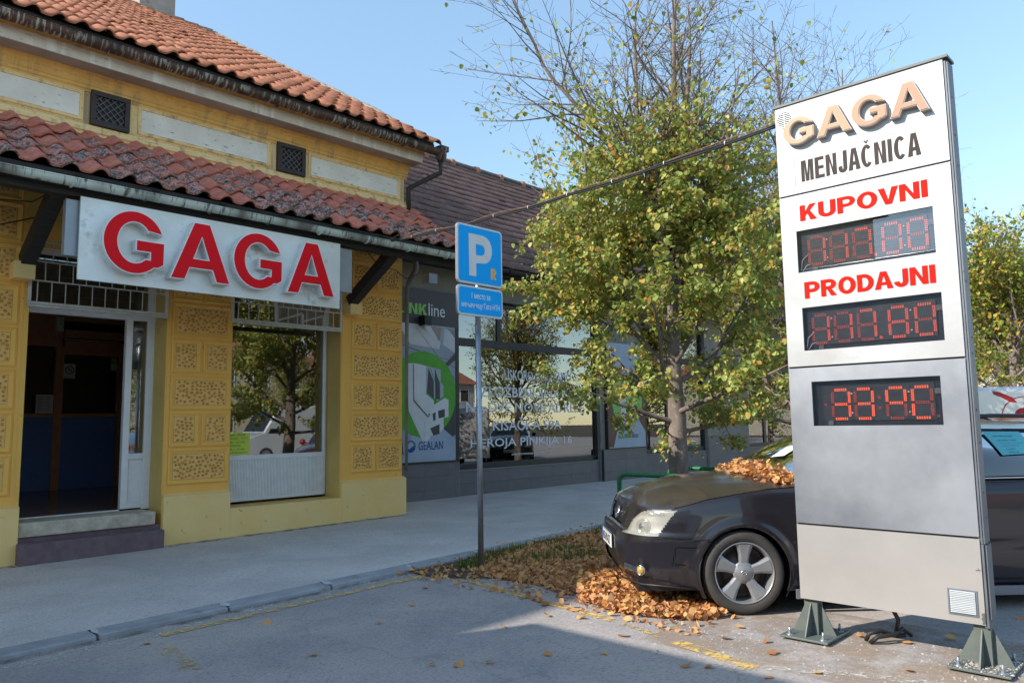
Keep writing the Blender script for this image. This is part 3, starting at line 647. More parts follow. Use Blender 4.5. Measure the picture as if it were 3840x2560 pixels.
def lay_tiles(parent, name, tmpl, m, x0, nx, w, rows, course_, Y0, Z0, tp, rnd, colorfn=None, keep=300, cond=None, jit=.006):
    cp = 1/math.sqrt(1+tp*tp); sp = tp*cp
    base = Vector(parent.matrix_world.translation) if False else Vector((0, 0, 0)); p = parent
    while p is not None: base += Vector(p.location); p = p.parent
    lst = []
    for r in range(rows):
        for c in range(nx):
            x = x0+c*w; s = r*course_; P = Vector((x, Y0+s*cp, Z0+s*sp))
            if cond and not cond(x, P.y, r, c): continue
            lst.append((((P-Vector((0, 0, 1.46))).length), P, r, c))
    lst.sort(key=lambda t: t[0])
    me = tmpl.mesh(name); me.materials.append(m); rest = G()
    ax, ay, az = Vector((1, 0, 0)), Vector((0, cp, sp)), Vector((0, -sp, cp))
    for i, (_, P, r, c) in enumerate(lst):
        rot = rnd.gauss(0, .012); P = P+ax*rnd.gauss(0, jit)+az*abs(rnd.gauss(0, .004))+ay*rnd.gauss(0, jit)
        R3 = Matrix((ax, ay, az)).transposed() @ Matrix.Rotation(rot, 3, 'Z') @ Matrix.Rotation(rnd.gauss(0, .012), 3, 'X')
        if i < keep:
            o = bpy.data.objects.new(name, me); COL.objects.link(o); o.parent = parent
            o.matrix_local = Matrix.Translation(P-base) @ R3.to_4x4()
            if colorfn: o.color = (1, 1, 1, colorfn(r, c))
        else:
            rest.add([P+R3 @ Vector(v) for v in tmpl.v], tmpl.f); 
            for k in range(len(tmpl.f)): rest.sm[-1-k] = tmpl.sm[len(tmpl.f)-1-k]
    if rest.v: rest.build(name, m, parent, kind='stuff')
g = G(); xa, xb = -3.2, 8.22
yt, zt = 19.0, Z0R+(19.0-Y0R)*TANP
g.add([(xa, Y0R+.03, Z0R-.035), (xb, Y0R+.03, Z0R-.035), (xb, yt, zt-.02), (xa, yt, zt-.02), (xb, 28.6, Z0R-.02), (xa, 28.6, Z0R-.02)], [(0, 1, 2, 3), (3, 2, 4, 5)])
g.add([(xa, Y0R+.03, Z0R-.055), (xb, Y0R+.03, Z0R-.055), (xb, 10.3, Z0R-.055), (xa, 10.3, Z0R-.055)], [(3, 2, 1, 0)])
roof = g.build('roof', M['mortar'], bld)
tm = tile_mesh('roof_tile', .262, .50, .058, .020, 8)
lay_tiles(roof, 'roof_tile', tm, M['tile'], 8.28-.262*40, 40, .262, 25, .435, Y0R-.02, Z0R+.0, TANP, random.Random(4), cond=lambda x, y, r, c: x < 8.24 and x > .23*y-1.2)
g = G(); rv = random.Random(9)    # rough mortar along the verge
rows = []
for i in range(70):
    s = i/69; y = lerp(Y0R+.25, yt, s); z = Z0R+(y-Y0R)*TANP; a = .05+rv.uniform(-.02, .025); t = min(1, s*6)*.95
    rows.append([(8.17, y, z+.01), (8.20, y+rv.uniform(-.03, .03), z+.075*t+a*.4), (8.27, y, z+.10*t+a*.6), (8.345+rv.uniform(-.012, .012), y, z+.085*t+a*.3), (8.36, y, z-.09)])
g.grid(rows, 0, False); g.build('verge_mortar', M['mortar'], bld)
rt = None
for i in range(30):
    x = -3+i*.38
    if x > 8.2: break
    g = G(); g.tube([(0, 0, 0), (.40, 0, .02)], [.10, .115], 8, caps=False, squash=.8)
    if rt is None: rt = g.build('ridge_tile', M['ridge']); rt.parent = roof; rt.location = Vector((x, yt, zt))-Vector((5, YW, 0))
    else: c_ = copy_obj(rt, roof); c_.location = Vector((x, yt+rv.uniform(-.01, .01), zt+rv.uniform(0, .012)))-Vector((5, YW, 0))
g = G(); g.box(6.55, 7.42, 18.9, 19.7, 11.0, 14.6); g.build('chimney', mat('chimney_render', (.40, .35, .31), (.30, .27, .25), scale=3, rough=.95, bump=.3, spots=(.2, .18, .17), sscale=6, slo=.6, shi=.72), bld, bevel=.01)
# upper gutter with hopper and pipes
def gutter(name, m, x0, x1, y, z, r, parent, brm=None, step=1.1, off=.3):
    g = G(); n = 120; rows = []
    for i in range(n+1):
        x = lerp(x0, x1, i/n); dz = .004*math.sin(x*1.7); rows.append([(x, y-r*math.cos(a), z+dz-r*math.sin(a)) for a in [math.pi*k/10 for k in range(11)]])
    g.grid(rows, 0, True)
    rows2 = [[(x_, y+(yy-y)*.93, z+(zz-z)*.93) for x_, yy, zz in r_] for r_ in rows]; g.grid([r_[::-1] for r_ in rows2], 0, True)
    g.tube([(x0, y-r, z+.004), (x1, y-r, z+.004)], .008, 6)
    o = g.build(name, m, parent)
    x = x0+off
    while x < x1-.1:
        g = G(); pts = [(x, y-(r+.004)*math.cos(a), z-(r+.004)*math.sin(a)) for a in [math.pi*k/8 for k in range(9)]]
        for p, q in zip(pts, pts[1:]): g.beam(p, q, .035, .006, up=(1, 0, 0))
        g.build('gutter_bracket', m, o); x += step
    return o
g = G(); g.box(-3.2, 8.2, 9.665, 9.70, 6.05, 6.215); g.build('eave_board', M['wood'], bld)
gut = gutter('upper_gutter', M['gut_hi'], -3.2, 8.34, 9.625, 6.10, .088, bld, step=1.13, off=.55)
g = G(); g.tube([(8.32, 9.625, 6.16), (8.32, 9.625, 6.02), (8.32, 9.63, 5.93)], [.10, .10, .055], 12); g.box(8.24, 8.42, 9.53, 9.72, 6.10, 6.19)
g.build('rain_hopper', M['gut_hi'], bld)
g = G(); g.tube([(8.32, 9.63, 5.94), (8.32, 9.64, 5.74), (8.0, 10.11, 5.50), (8.0, 10.11, 5.02)], .045, 10); g.build('downpipe', M['brownmetal'], bld)
g = G(); g.tube([(8.12, 10.08, 4.72), (8.13, 10.08, 4.1), (8.01, 10.11, 3.86), (7.975, 10.12, 3.7), (7.97, 10.12, 2.4), (7.965, 10.12, .7)], [.05, .05, .045, .035, .028, .024], 10)
g.build('downpipe', mat('weathered_pipe', (.26, .25, .20), (.12, .09, .075), scale=6, stretch=(1, 1, .3), rough=.6), bld)
# ---- tiled canopy
TC = .655; YC0, ZC0 = 8.70, 4.150
g = G(); cp = 1/math.sqrt(1+TC*TC)
g.add([(-3.2, YC0+.05, ZC0), (8.10, YC0+.05, ZC0), (8.10, 10.16, ZC0+1.41*TC), (-3.2, 10.16, ZC0+1.41*TC)], [(0, 1, 2, 3), (3, 2, 1, 0)])
canopy = g.build('canopy', M['wood'], bld)
tm = tile_mesh('canopy_tile', .282, .44, .064, .022, 10, droop=.012)
lay_tiles(canopy, 'canopy_tile', tm, M['moss'], 8.13-.282*32, 32, .282, 5, .352, YC0, ZC0+.012, TC, random.Random(14), colorfn=lambda r, c: (1.0, 1.0, .95, .75, .12)[r] if random.random() > .25 else .15, cond=lambda x, y, r, c: x > .1)
g = G(); g.box(-3.2, 8.03, 10.155, 10.165, 5.00, 5.095)
g.add([(-3.2, 10.155, 5.06), (8.05, 10.155, 5.06), (8.07, 10.0, 4.985), (-3.2, 10.0, 4.985)], [(0, 1, 2, 3), (3, 2, 1, 0)]); g.build('flashing', M['flash'], bld)
g = G(); g.beam((8.13, 8.66, 4.10), (8.13, 10.17, 5.08), .025, .10); g.build('verge_board', M['wood'], bld)
for i in range(15):
    x = -3+i*.785
    if x > 8.05: break
    g = G(); g.beam((x, 8.72, 4.09), (x, 10.17, 5.03), .07, .10); g.build('rafter', M['wood'], bld)
g = G(); g.box(-3.2, 8.0, 8.80, 8.95, 3.925, 4.085); g.build('canopy_beam', M['wood'], bld, bevel=.005)
g = G(); g.box(7.62, 8.20, 8.97, 9.13, 4.02, 4.17); g.build('canopy_beam', M['wood'], bld, bevel=.005)
for x in (6.81, 2.36):
    g = G(); g.beam((x, 9.975+.07, 3.395), (x, 8.93, 4.03), .15, .17); g.build('brace', M['wood'], bld, bevel=.006)
gutter('lower_gutter', M['gut_lo'], -3.2, 8.16, 8.655, 4.055, .068, bld, step=.74, off=.42)
g = G(); g.box(-3.2, 8.1, 8.722, 8.745, 3.99, 4.16); g.build('fascia_board', M['wood'], bld)
# loose wires under the canopy at the left
for pts in ([(1.6, 10.1, 4.45), (1.95, 10.0, 4.05), (2.3, 9.7, 4.02), (2.5, 9.3, 4.15)], [(1.5, 10.08, 4.1), (2.0, 10.05, 3.75), (2.45, 10.1, 3.95)], [(7.0, 9.9, 4.2), (7.3, 9.98, 4.02), (7.6, 9.95, 4.0), (7.9, 10.05, 3.9), (8.1, 10.0, 4.0)]):
    g = G(); g.tube(pts, .008, 5); g.build('wire', M['cable'], bld)
g = G(); g.box(8.28, 8.46, 9.9, 10.1, 3.86, 4.03); g.build('junction_box', M['greybox'], bld)
# ---- door
def bars_grille(name, x0, x1, z0, z1, rows, pitch, y=10.125):
    g = G(); t = .035
    g.box(x0, x1, y-.012, y+.02, z0, z0+t); g.box(x0, x1, y-.02, y+.02, z0-.03, z0-.003); g.box(x0, x0+t, y-.01, y+.02, z0+t, z1); g.box(x1-t, x1, y-.01, y+.02, z0+t, z1)
    gr = g.build(name, M['bars'], bld, bevel=.003)
    n = len(rows)
    for i, z in enumerate(rows):
        g = G(); g.box(x0+t, x1-t, y-.006, y+.006, z-.008, z+.008); g.build('grille_bar', M['bars'], gr)
    lv = [z0+t]+rows
    for i, (a, b) in enumerate(zip(lv, lv[1:])):
        x = x0+t+(.06 if i % 2 == 0 else .06+pitch/2)
        while x < x1-t-.02:
            g = G(); g.box(x-.0055, x+.0055, y-.0045, y+.0045, a+.004, b-.006); g.build('grille_bar', M['bars'], gr); x += pitch
    return gr
bars_grille('door_grille', 2.41, 4.015, 2.92, 3.70, [3.205, 3.435, 3.67], .148)
bars_grille('window_grille', 4.89, 6.69, 2.94, 3.70, [3.205, 3.45, 3.67], .155)
g = G(); YD = 10.56
g.box(2.44, 4.026, YD, YD+.07, 2.885, 2.965); g.box(3.93, 4.026, YD+.001, YD+.07, .41, 2.885); g.box(3.66, 3.742, YD-.01, YD+.07, .43, 2.885); g.box(2.44, 2.50, YD+.001, YD+.07, 2.965, 3.70)
g.box(3.93, 4.026, YD+.001, YD+.07, 2.965, 3.70); g.box(3.742, 3.93, YD+.001, YD+.07, 1.06, 1.135); g.box(3.742, 3.93, YD+.001, YD+.07, .43, .50); g.box(2.44, 3.93, YD+.002, YD+.07, 3.62, 3.70)
g.box(2.44, 3.66, YD+.0, YD+.05, .41, .425)
fr = g.build('door_frame', M['white'], bld, bevel=.004)
g = G(); g.box(3.742, 3.93, YD+.03, YD+.05, .50, 1.06); g.box(3.762, 3.91, YD+.024, YD+.03, .52, 1.04); g.build('door_panel', M['white'], fr, bevel=.003)
g = G(); g.box(3.742, 3.93, YD+.030, YD+.036, 1.135, 2.885); g.build('door_pane', M['glass_d'], fr)
g = G(); g.box(2.50, 3.93, YD+.030, YD+.036, 2.965, 3.62); g.build('transom_pane', M['glass_d'], fr)
g = G(); g.box(2.442, 3.95, 10.13, 10.62, .245, .408); g.build('door_step', M['stone'], bld, bevel=.012)
g = G(); g.box(2.42, 3.998, 9.95, 10.16, -.12, .19); g.box(2.44, 4.02, 10.16, 10.62, -.1, .243); g.build('door_step', M['purple'], bld, bevel=.01)
# ---- window
g = G(); YV = 10.50
g.box(4.932, 6.64, YV, YV+.06, .99, 1.055); g.box(4.932, 6.64, YV, YV+.06, .40, .44); g.box(6.605, 6.64, YV+.001, YV+.06, 1.055, 2.96); g.box(4.932, 6.64, YV+.002, YV+.06, 2.96, 3.03)
g.box(4.932, 4.96, YV+.001, YV+.06, 1.055, 2.96); g.box(6.58, 6.70, YV+.06, YV+.075, .4, 3.7); g.box(4.932, 6.7, YV+.004, YV+.06, 3.64, 3.70); g.box(5.75, 5.80, YV+.003, YV+.06, 3.03, 3.64); g.box(6.64, 6.70, YV+.004, YV+.06, 3.03, 3.64)
wf = g.build('shop_window', M['white'], bld, bevel=.003)
g = G(); g.box(4.96, 6.605, YV+.028, YV+.034, 1.055, 2.96); g.build('window_pane', M['glass'], wf)
g = G(); g.box(4.96, 5.75, YV+.028, YV+.034, 3.03, 3.64); g.build('window_pane', M['glass'], wf)
g = G(); x = 4.94
while x < 6.63:
    g.box(x, x+.017, YV+.012, YV+.03, .44, .99); x += .0235
g.box(4.94, 6.64, YV+.026, YV+.05, .44, .99); g.build('ribbed_panel', M['ribbed'], wf)
g = G(); g.box(5.80, 6.64, YV+.03, YV+.05, 3.03, 3.64)
for i in range(9): g.box(5.84+i*.09, 5.845+i*.09, YV+.024, YV+.031, 3.05, 3.62)
g.build('boarded_transom', mat('aged_board', (.36, .30, .24), (.22, .18, .14), scale=5, stretch=(5, 1, .5), rough=.8), wf)
for x in (6.05, 6.42):      # little flag-pole brackets behind the grille
    g = G(); g.box(x-.02, x+.02, 10.2, 10.24, 2.975, 3.14); g.beam((x, 10.22, 3.15), (x-.28, 10.42, 3.05), .03, .03); g.build('bracket', M['bars'], bld)
# yellow opening-hours notice stuck inside the pane
nb = thing('opening_hours_notice', 'yellow paper with opening hours stuck in the lower corner of the shop window', 'notice', (5.18, YV+.024, 1.06))
g = G(); g.box(4.965, 5.405, YV+.022, YV+.024, 1.06, 1.375); g.build('paper', mat('lime_paper', (.62, .74, .10), (.58, .70, .09), rough=.8), nb)
g = G(); f = onY(4.985, YV+.0205, 0)
for i, (t, w) in enumerate((('RADNO VREME', .30), ('PONEDELJAK – PETAK', .39), ('7:00h – 20:30h', .28), ('SUBOTA', .16), ('7:00h – 19:00h', .28), ('NEDELJOM NE RADIMO', .39))):
    vs, fs = text2d(t, w=w, h=.028, res=1); ox = (.40-w)/2; g.add([f(x+ox, y+1.330-i*.051) for x, y, z in vs], fs)
g.build('lettering', M['black'], nb)
# ---- interior of the shop
g = G(); g.box(-2, 2.2, YB+.001, 17.4, .35, .355); 
g = G(); g.box(2.2, 7.6, 10.63, 18.0, .38, .405); g.build('floor', M['floor_in'], bld)
g = G(); g.box(2.2, 7.6, 17.9, 18.0, .4, 3.9); g.box(2.1, 2.2, YB, 18, .4, 3.9); g.add([(4.60, 10.59, .4), (4.66, 10.59, .4), (5.30, 14.6, .4), (5.22, 14.6, .4), (4.60, 10.59, 3.88), (4.66, 10.59, 3.88), (5.30, 14.6, 3.88), (5.22, 14.6, 3.88)], [(0, 1, 5, 4), (1, 2, 6, 5), (2, 3, 7, 6), (3, 0, 4, 7)]); g.box(5.3, 7.6, 14.6, 14.66, .4, 3.9); g.box(7.5, 7.58, 10.6, 14.6, .4, 3.9)
g.build('inner_wall', M['olive_in'], bld)
g = G(); g.box(2.2, 7.6, YB+.002, 18, 3.88, 3.95); g.build('ceiling', mat('inner_ceiling', (.75, .72, .66), rough=.9), bld)
part_ = thing('glazed_partition', 'brown timber and glass partition with blue lower panels inside the open doorway', 'partition', (4.4, 15.2, .4))
g = G(); g.box(2.2, 4.20, 15.2, 15.3, 2.93, 3.88); g.box(4.10, 4.23, 15.17, 15.3, .4, 2.93); g.box(4.23, 6.9, 15.2, 15.3, 2.80, 3.05); g.box(4.23, 6.9, 15.21, 15.29, 3.10, 3.25); g.box(5.15, 5.24, 15.18, 15.3, .4, 2.80); g.box(2.2, 5.15, 15.19, 15.3, 1.68, 1.74); g.box(4.1, 6.9, 15.2, 15.3, 3.4, 3.88)
g.build('timber_frame', M['timber_in'], part_)
g = G(); g.box(2.2, 4.10, 15.22, 15.28, .41, 1.68); g.box(4.23, 5.15, 15.22, 15.28, .41, 1.68); g.build('blue_panel', M['blue_in'], part_)
g = G(); g.box(2.2, 4.10, 15.24, 15.25, 1.74, 2.93); g.box(4.23, 5.15, 15.24, 15.25, 1.74, 2.80); g.build('partition_pane', M['glass_p'], part_)
g = G(); g.box(2.3, 6.9, 16.2, 16.25, .4, 3.4); g.build('back_panel', M['navy_in'], part_)
g = G(); g.box(4.22, 5.15, 15.19, 15.2, 3.06, 3.075); g.build('trim', M['white'], part_)
ns = thing('no_smoking_notice', 'pale no smoking notice on the glass above the blue panel', 'notice', (4.32, 15.19, 2.4))
g = G(); g.box(4.23, 4.42, 15.18, 15.185, 2.37, 2.63); g.build('paper', M['paper'], ns)
g = G(); f = onY(0, 15.177, 0); put(g, shape2d([circle(4.325, 2.52, .072), circle(4.325, 2.52, .058)]), f); g.add([f(4.278, 2.562), f(4.286, 2.570), f(4.372, 2.484), f(4.364, 2.476)], [(0, 1, 2, 3)]); g.build('red_ring', mat('dull_red', (.22, .03, .03)), ns)
g = G(); g.box(4.295, 4.355, 15.1775, 15.179, 2.512, 2.524); g.build('cigarette', M['black'], ns)
pp = thing('price_list_sheet', 'white sheet leaning on the ledge left of the timber post', 'notice', (3.95, 15.1, 1.74))
g = G(); g.box(3.81, 4.08, 15.15, 15.155, 1.745, 2.07)
o = g.build('paper', M['paper'], pp); g = G()
for i in range(7): g.box(3.84, 3.93, 15.147, 15.149, 2.02-i*.036, 2.028-i*.036); g.box(3.955, 4.04, 15.147, 15.149, 2.02-i*.036, 2.028-i*.036)
g.build('lettering', M['black'], pp)
ps = thing('paper_slips', 'yellow and white slips taped to the dark glass beside the inner door', 'notice', (5.06, 15.18, 2.6))
g = G(); g.box(5.004, 5.12, 15.17, 15.175, 2.66, 2.773); g.build('yellow_slip', mat('yellow_slip', (.45, .48, .05)), ps)
g = G(); g.box(5.004, 5.12, 15.17, 15.175, 2.53, 2.657); g.build('white_slip', M['paper'], ps)
al = thing('alarm_siren', 'small white alarm box on the brown timber header inside the doorway', 'alarm', (4.12, 15.15, 3.3))
g = G(); g.box(4.06, 4.19, 15.12, 15.2, 3.19, 3.46); g.build('casing', M['white'], al, bevel=.02)
g = G(); g.lathe([(0, -.03), (.012, -.028), (.02, 0)], (4.125, 15.12, 3.33), (0, 1, 0), 10); g.build('lens', M['glass_d'], al)
cl = thing('wall_telephone', 'dark wall telephone hanging inside the shop window at the right', 'telephone', (6.4, 11.4, 2.2))
g = G(); g.box(6.98, 7.10, 11.3, 11.36, 1.95, 2.35); g.build('handset', M['black'], cl, bevel=.02)
g = G(); g.tube([(7.04, 11.33, 2.35), (7.04, 11.34, 2.7)], .005, 5); g.build('cord', M['black'], cl)
cl.location = (7.0, 11.33, 2.2); OFF[cl.name] = cl.location
for ch in cl.children: 
    ch.data.transform(Matrix.Translation(Vector((6.4-7.0, 11.4-11.33, 0))))
lf = thing('ceiling_light', 'louvred ceiling light seen through the bars above the door', 'ceiling light', (3.6, 12.3, 3.8))
g = G(); g.box(3.2, 4.4, 12.0, 12.5, 3.80, 3.87); g.build('housing', M['white'], lf)
g = G()
for i in range(8): g.box(3.24+i*.15, 3.25+i*.15, 12.02, 12.48, 3.75, 3.80)
g.build('louvre', mat('louvre_metal', (.6, .6, .6), metal=.9, rough=.2), lf)

# ================================================================== GAGA sign over the door
def A_shape(w=1, h=1):
    s = [(0, 0), (.245, 0), (.318, .205), (.682, .205), (.755, 0), (1, 0), (.635, 1), (.365, 1)]
    t = [(.385, .385), (.50, .735), (.615, .385)]
    return [[(x*w, y*h) for x, y in s], [(x*w, y*h) for x, y in t]]
def G_shape(w=1, h=1):
    p = [(.5+.5*math.cos(R(a)), .5+.5*math.sin(R(a))) for a in range(24, 316, 8)]
    p += [(.92, .155), (1.0, .135+.04)] if False else [(.90, .13), (1.0, .19)]
    p += [(1.0, .555), (.52, .555), (.52, .365), (.755, .365), (.755, .262)]
    p += [(.505+.262*math.cos(R(a)), .5+.312*math.sin(R(a))) for a in range(-48, -334, -9)]
    p[0] = (.972, .665); p += [(.73, .70)]
    return [[(x*w, y*h) for x, y in p]]
def shrink(loops, d):
    """inset the outline by d towards the inside of the letter"""
    out = []
    for k, lp in enumerate(loops):
        n = len(lp); ar = sum(lp[i][0]*lp[(i+1) % n][1]-lp[(i+1) % n][0]*lp[i][1] for i in range(n)); sgn = (1 if ar > 0 else -1)*(1 if k == 0 else -1); r = []
        for i in range(n):
            a, b, c = lp[i-1], lp[i], lp[(i+1) % n]
            n1 = Vector((-(b[1]-a[1]), b[0]-a[0])); n2 = Vector((-(c[1]-b[1]), c[0]-b[0]))
            if n1.length < 1e-7 or n2.length < 1e-7: r.append(b); continue
            n1.normalize(); n2.normalize(); m_ = n1+n2; L = d/max(.45, m_.length/2)
            m_.normalize(); r.append((b[0]+m_.x*L*sgn, b[1]+m_.y*L*sgn))
        out.append(r)
    return out
def letter(parent, kind, x, z, w, h, fn, depth, face, edge, side, rim, name='letter'):
    lp = A_shape(w, h) if kind == 'A' else G_shape(w, h)
    g = G(); vf = shape2d(lp, depth); vs = [fn(x+a, z+b, c+depth/2) for a, b, c in vf[0]]; g.add(vs, vf[1])
    o = g.build(name, side, parent)
    g = G(); vf = shape2d(shrink(lp, rim*.1), .006); g.add([fn(x+a, z+b, c+depth+.003) for a, b, c in vf[0]], vf[1]); g.build('letter_rim', edge, o)
    g = G(); vf = shape2d(shrink(lp, rim), .004); g.add([fn(x+a, z+b, c+depth+.0085) for a, b, c in vf[0]], vf[1]); g.build('letter_face', face, o)
    return o
sg = thing('shop_sign', 'white board with big red raised GAGA letters hanging under the tiled canopy', 'sign', (4.1, 8.75, 3.4))
g = G(); g.box(2.52, 5.735, 8.735, 8.765, 3.027, 3.918); g.build('board', M['board'], sg)
g = G(); g.box(2.40, 5.97, 8.80, 8.90, 3.28, 3.88); g.build('backing_box', M['greybox'], sg)
fn = lambda x, y, z: (x, 8.735-z, y)
for kd, x, z, w, h in (('G', 2.705, 3.125, .650, .705), ('A', 3.415, 3.135, .715, .690), ('G', 4.155, 3.128, .650, .705), ('A', 4.865, 3.138, .705, .690)):
    letter(sg, kd, x, z, w, h, fn, .125, M['redface'], M['whiteface'], M['letterside'], .0125)
# ================================================================== THE SHOWROOM BUILDING
LY = 11.6
lb = thing('showroom_building', 'low grey window showroom with brown ribbed tile roof and dark framed shop windows', 'building', (14, LY, 0))
g = G()
WINS = [(10.50, 15.20, .50, 4.06), (17.10, 20.4, .56, 4.06), (23.0, 27.0, .56, 4.06), (29.0, 33.0, .56, 4.06)]
x = 7.97
for a, b, z0, z1 in WINS+[(36, 36, 0, 0)]:
    g.box(x, a, LY+.012, LY+.32, -.1, 4.10); 
    if b > a: g.box(a, b, LY+.16, LY+.32, -.1, z0)
    x = b
g.box(7.97, 36, LY+.012, LY+.32, 4.103, 4.75); g.box(7.97, 36, LY+8.6, LY+8.8, 0, 4.6); g.box(35.8, 36, LY+.32, LY+8.6, 0, 4.6)
g.box(7.97, 8.1, LY+.33, LY+8.6, 0, 4.6)
g.build('wall', M['concrete'], lb)
rt_ = random.Random(31); me_cache = {}
def wall_tile(x0, x1, z0, z1, y, mm=M['ltiles']):
    key = (round(x1-x0, 3), round(z1-z0, 3))
    if key not in me_cache:
        g = G(); w, h = key; e = .0025
        g.box(e, w-e, 0, .012, e, h-e); me = g.mesh('wall_tile'); me.materials.append(mm); me_cache[key] = me
    o = bpy.data.objects.new('wall_tile', me_cache[key]); COL.objects.link(o); o.parent = lb; o.location = Vector((x0, y-.012+rt_.uniform(-.0008, .0008), z0))-Vector((14, LY, 0))
x = 7.98
cuts = []
def tiled(xa, xb, za, zb, y, w=.80, h=.28):
    z = zb
    r = 0
    while z > za+.02:
        z2 = max(za, z-h); x = xa
        off = 0
        while x < xb-.02:
            x2 = min(xb, x+w); wall_tile(x, x2, z2, z, y); x = x2
        z = z2; r += 1
tiled(7.98, 10.48, -.02, .715, LY+.012, .80, .27)
tiled(10.50, 15.20, -.02, .50, LY+.06, .72, .26)
tiled(15.22, 17.08, -.02, .775, LY-.05, .93, .27)
tiled(17.10, 20.4, -.02, .56, LY+.06, .82, .28); tiled(20.42, 22.98, -.02, 1.0, LY+.012, .85, .28); tiled(23, 27, -.02, .56, LY+.06, .8, .28)
g = G(); g.box(15.22, 17.08, LY-.038, LY+.012, -.1, .775); g.box(10.48, 15.22, LY+.07, LY+.20, -.1, .497); g.box(17.08, 20.42, LY+.07, LY+.20, -.1, .557); g.box(23, 27, LY+.07, LY+.20, -.1, .557); g.build('plinth', M['charcoal'], lb)
SILL = mat('grey_window_sill', (.24, .26, .28), (.20, .215, .23), rough=.4)
for x0, x1, z in ((10.48, 15.21, .50), (17.09, 20.41, .56), (23, 27, .56)):
    g = G(); g.box(x0, x1, LY+.03, LY+.22, z, z+.022); g.build('window_sill', SILL, lb)
# charcoal fascia with the sign, advertisement panels
g = G(); g.box(7.98, 10.47, LY-.012, LY+.012, 3.42, 4.118); g.build('fascia_panel', M['charcoal'], lb)
g = G(); g.box(7.98, 10.47, LY-.016, LY+.012, 4.119, 4.135); g.build('fascia_trim', M['flash'], lb)
g = G(); g.box(10.38, 10.47, LY-.02, LY+.012, .70, 3.418); g.box(7.98, 10.38, LY-.02, LY+.012, .70, .735); g.build('poster_frame', M['dark'], lb)
GRN = mat('logo_green', (.10, .42, .035), (.085, .36, .03), rough=.5); GRN2 = mat('logo_light_green', (.28, .62, .16), (.22, .55, .12), scale=20, rough=.5); WHT = mat('print_white', (.80, .82, .85), (.76, .78, .81), rough=.5)
g = G(); [put(g, vf, onY(8.865, LY-.02, 3.605)) for vf in word('LINK', .76, .215, t=.2, gw=.62, gap=.08, depth=.01)]; lg1 = g.build('link_lettering', GRN2, lb)
g = G(); put(g, text2d('line', w=.43, h=.255, depth=.008), onY(9.665, LY-.02, 3.60)); g.build('line_lettering', WHT, lb)
g = G(); g.box(9.42, 9.60, LY-.20, LY-.012, 3.385, 3.57); fl = g.build('wall_lamp', M['black'], lb, bevel=.006)
g = G(); g.box(9.44, 9.58, LY-.185, LY-.03, 3.380, 3.385); g.build('lamp_lens', M['glass_d'], fl)
po = thing('gealan_poster', 'tall advertisement with a cut window profile in a green disc and GEALAN lettering', 'poster', (9.2, LY-.01, 2))
PB = mat('poster_bluegrey', (.34, .40, .50), (.26, .31, .40), scale=.9, rough=.35); PP = mat('poster_pale', (.62, .63, .67), (.54, .55, .60), rough=.35); PBr = mat('poster_brown', (.33, .26, .24), (.28, .22, .20), rough=.35); PD = mat('poster_dark', (.045, .05, .07), (.035, .04, .055), rough=.35); PW = mat('poster_paleblue', (.40, .50, .64), (.33, .43, .57), scale=1.5, rough=.35)
f = lambda x, z, d=0: (x, LY-.0005-d, z)
g = G(); g.box(7.98, 10.38, LY-.0095, LY+.005, .735, 3.418); g.build('poster_sheet', PB, po)
def flat(name, polys, m, d):
    for p in polys:
        g = G(); g.add([(x, LY-.0095-d, z) for x, z in p], [tuple(range(len(p)))]); g.build(name, m, po)
flat('ceiling_beams', [[(8.0, 3.41), (9.0, 3.41), (9.35, 3.0), (9.0, 3.02), (8.0, 3.05)], [(9.42, 3.41), (9.8, 3.41), (9.99, 3.08)], [(10.05, 3.05), (10.1, 3.38), (10.37, 3.3), (10.37, 2.9)], [(9.35, 3.0), (9.0, 3.41), (9.45, 3.41), (9.98, 3.08), (9.95, 2.95)]], PP, .001)
flat('brown_wedges', [[(9.0, 3.0), (9.0, 3.28), (9.22, 3.0)], [(9.72, 3.41), (10.02, 3.38), (9.95, 3.10)], [(10.18, 3.38), (10.37, 3.36), (10.37, 3.2)]], PBr, .002)
flat('dark_wedges', [[(10.37, 1.9), (10.37, 1.25), (9.9, .95), (9.9, 1.5)], [(8.0, 1.9), (9.0, 1.35), (9.05, .9), (8.4, .74), (8.0, .74)], [(10.37, 2.9), (10.37, 2.75), (9.6, 2.2)]], PD, .002)
flat('pale_triangle', [[(9.0, .745), (10.37, .745), (10.37, 1.15), (9.85, 1.5), (9.4, 1.5)]], PW, .003)
flat('dark_lines', [[(8.98, 3.0), (8.98, 2.985), (9.85, 2.78), (9.85, 2.79)], [(9.35, 3.35), (9.36, 3.35), (10.37, 2.36), (10.37, 2.345)], [(9.85, 2.79), (9.85, 2.783), (10.37, 2.73), (10.37, 2.737)], [(9.84, 2.79), (9.85, 2.79), (10.37, 2.60), (10.37, 2.59)]], PD, .004)
flat('green_disc', [circle(9.545, 2.045, .842, 48)], GRN, .005)
S1 = mat('profile_white', (.72, .75, .80), (.62, .66, .72), scale=2, rough=.35); S2 = mat('profile_shade', (.42, .46, .54), (.38, .42, .50), rough=.35)
flat('profile_left_face', [[(9.09, 2.63), (9.36, 2.64), (9.36, 1.92), (9.70, 1.60), (9.70, 1.08), (9.62, .98)+() if False else (9.66, 1.30), (9.56, 1.28), (9.56, 1.05), (9.17, 1.72)]], S1, .007)
flat('profile_sash', [[(9.36, 2.64), (9.60, 2.60), (9.60, 2.05), (9.80, 1.92), (9.80, 1.75), (9.72, 1.68), (9.62, 1.65), (9.36, 1.93)]], S1, .008)
flat('glass_back', [[(9.60, 2.60), (9.98, 2.54), (9.98, 2.30), (10.05, 2.22), (10.05, 2.02), (9.90, 1.92), (9.60, 2.10)]], S2, .0085)
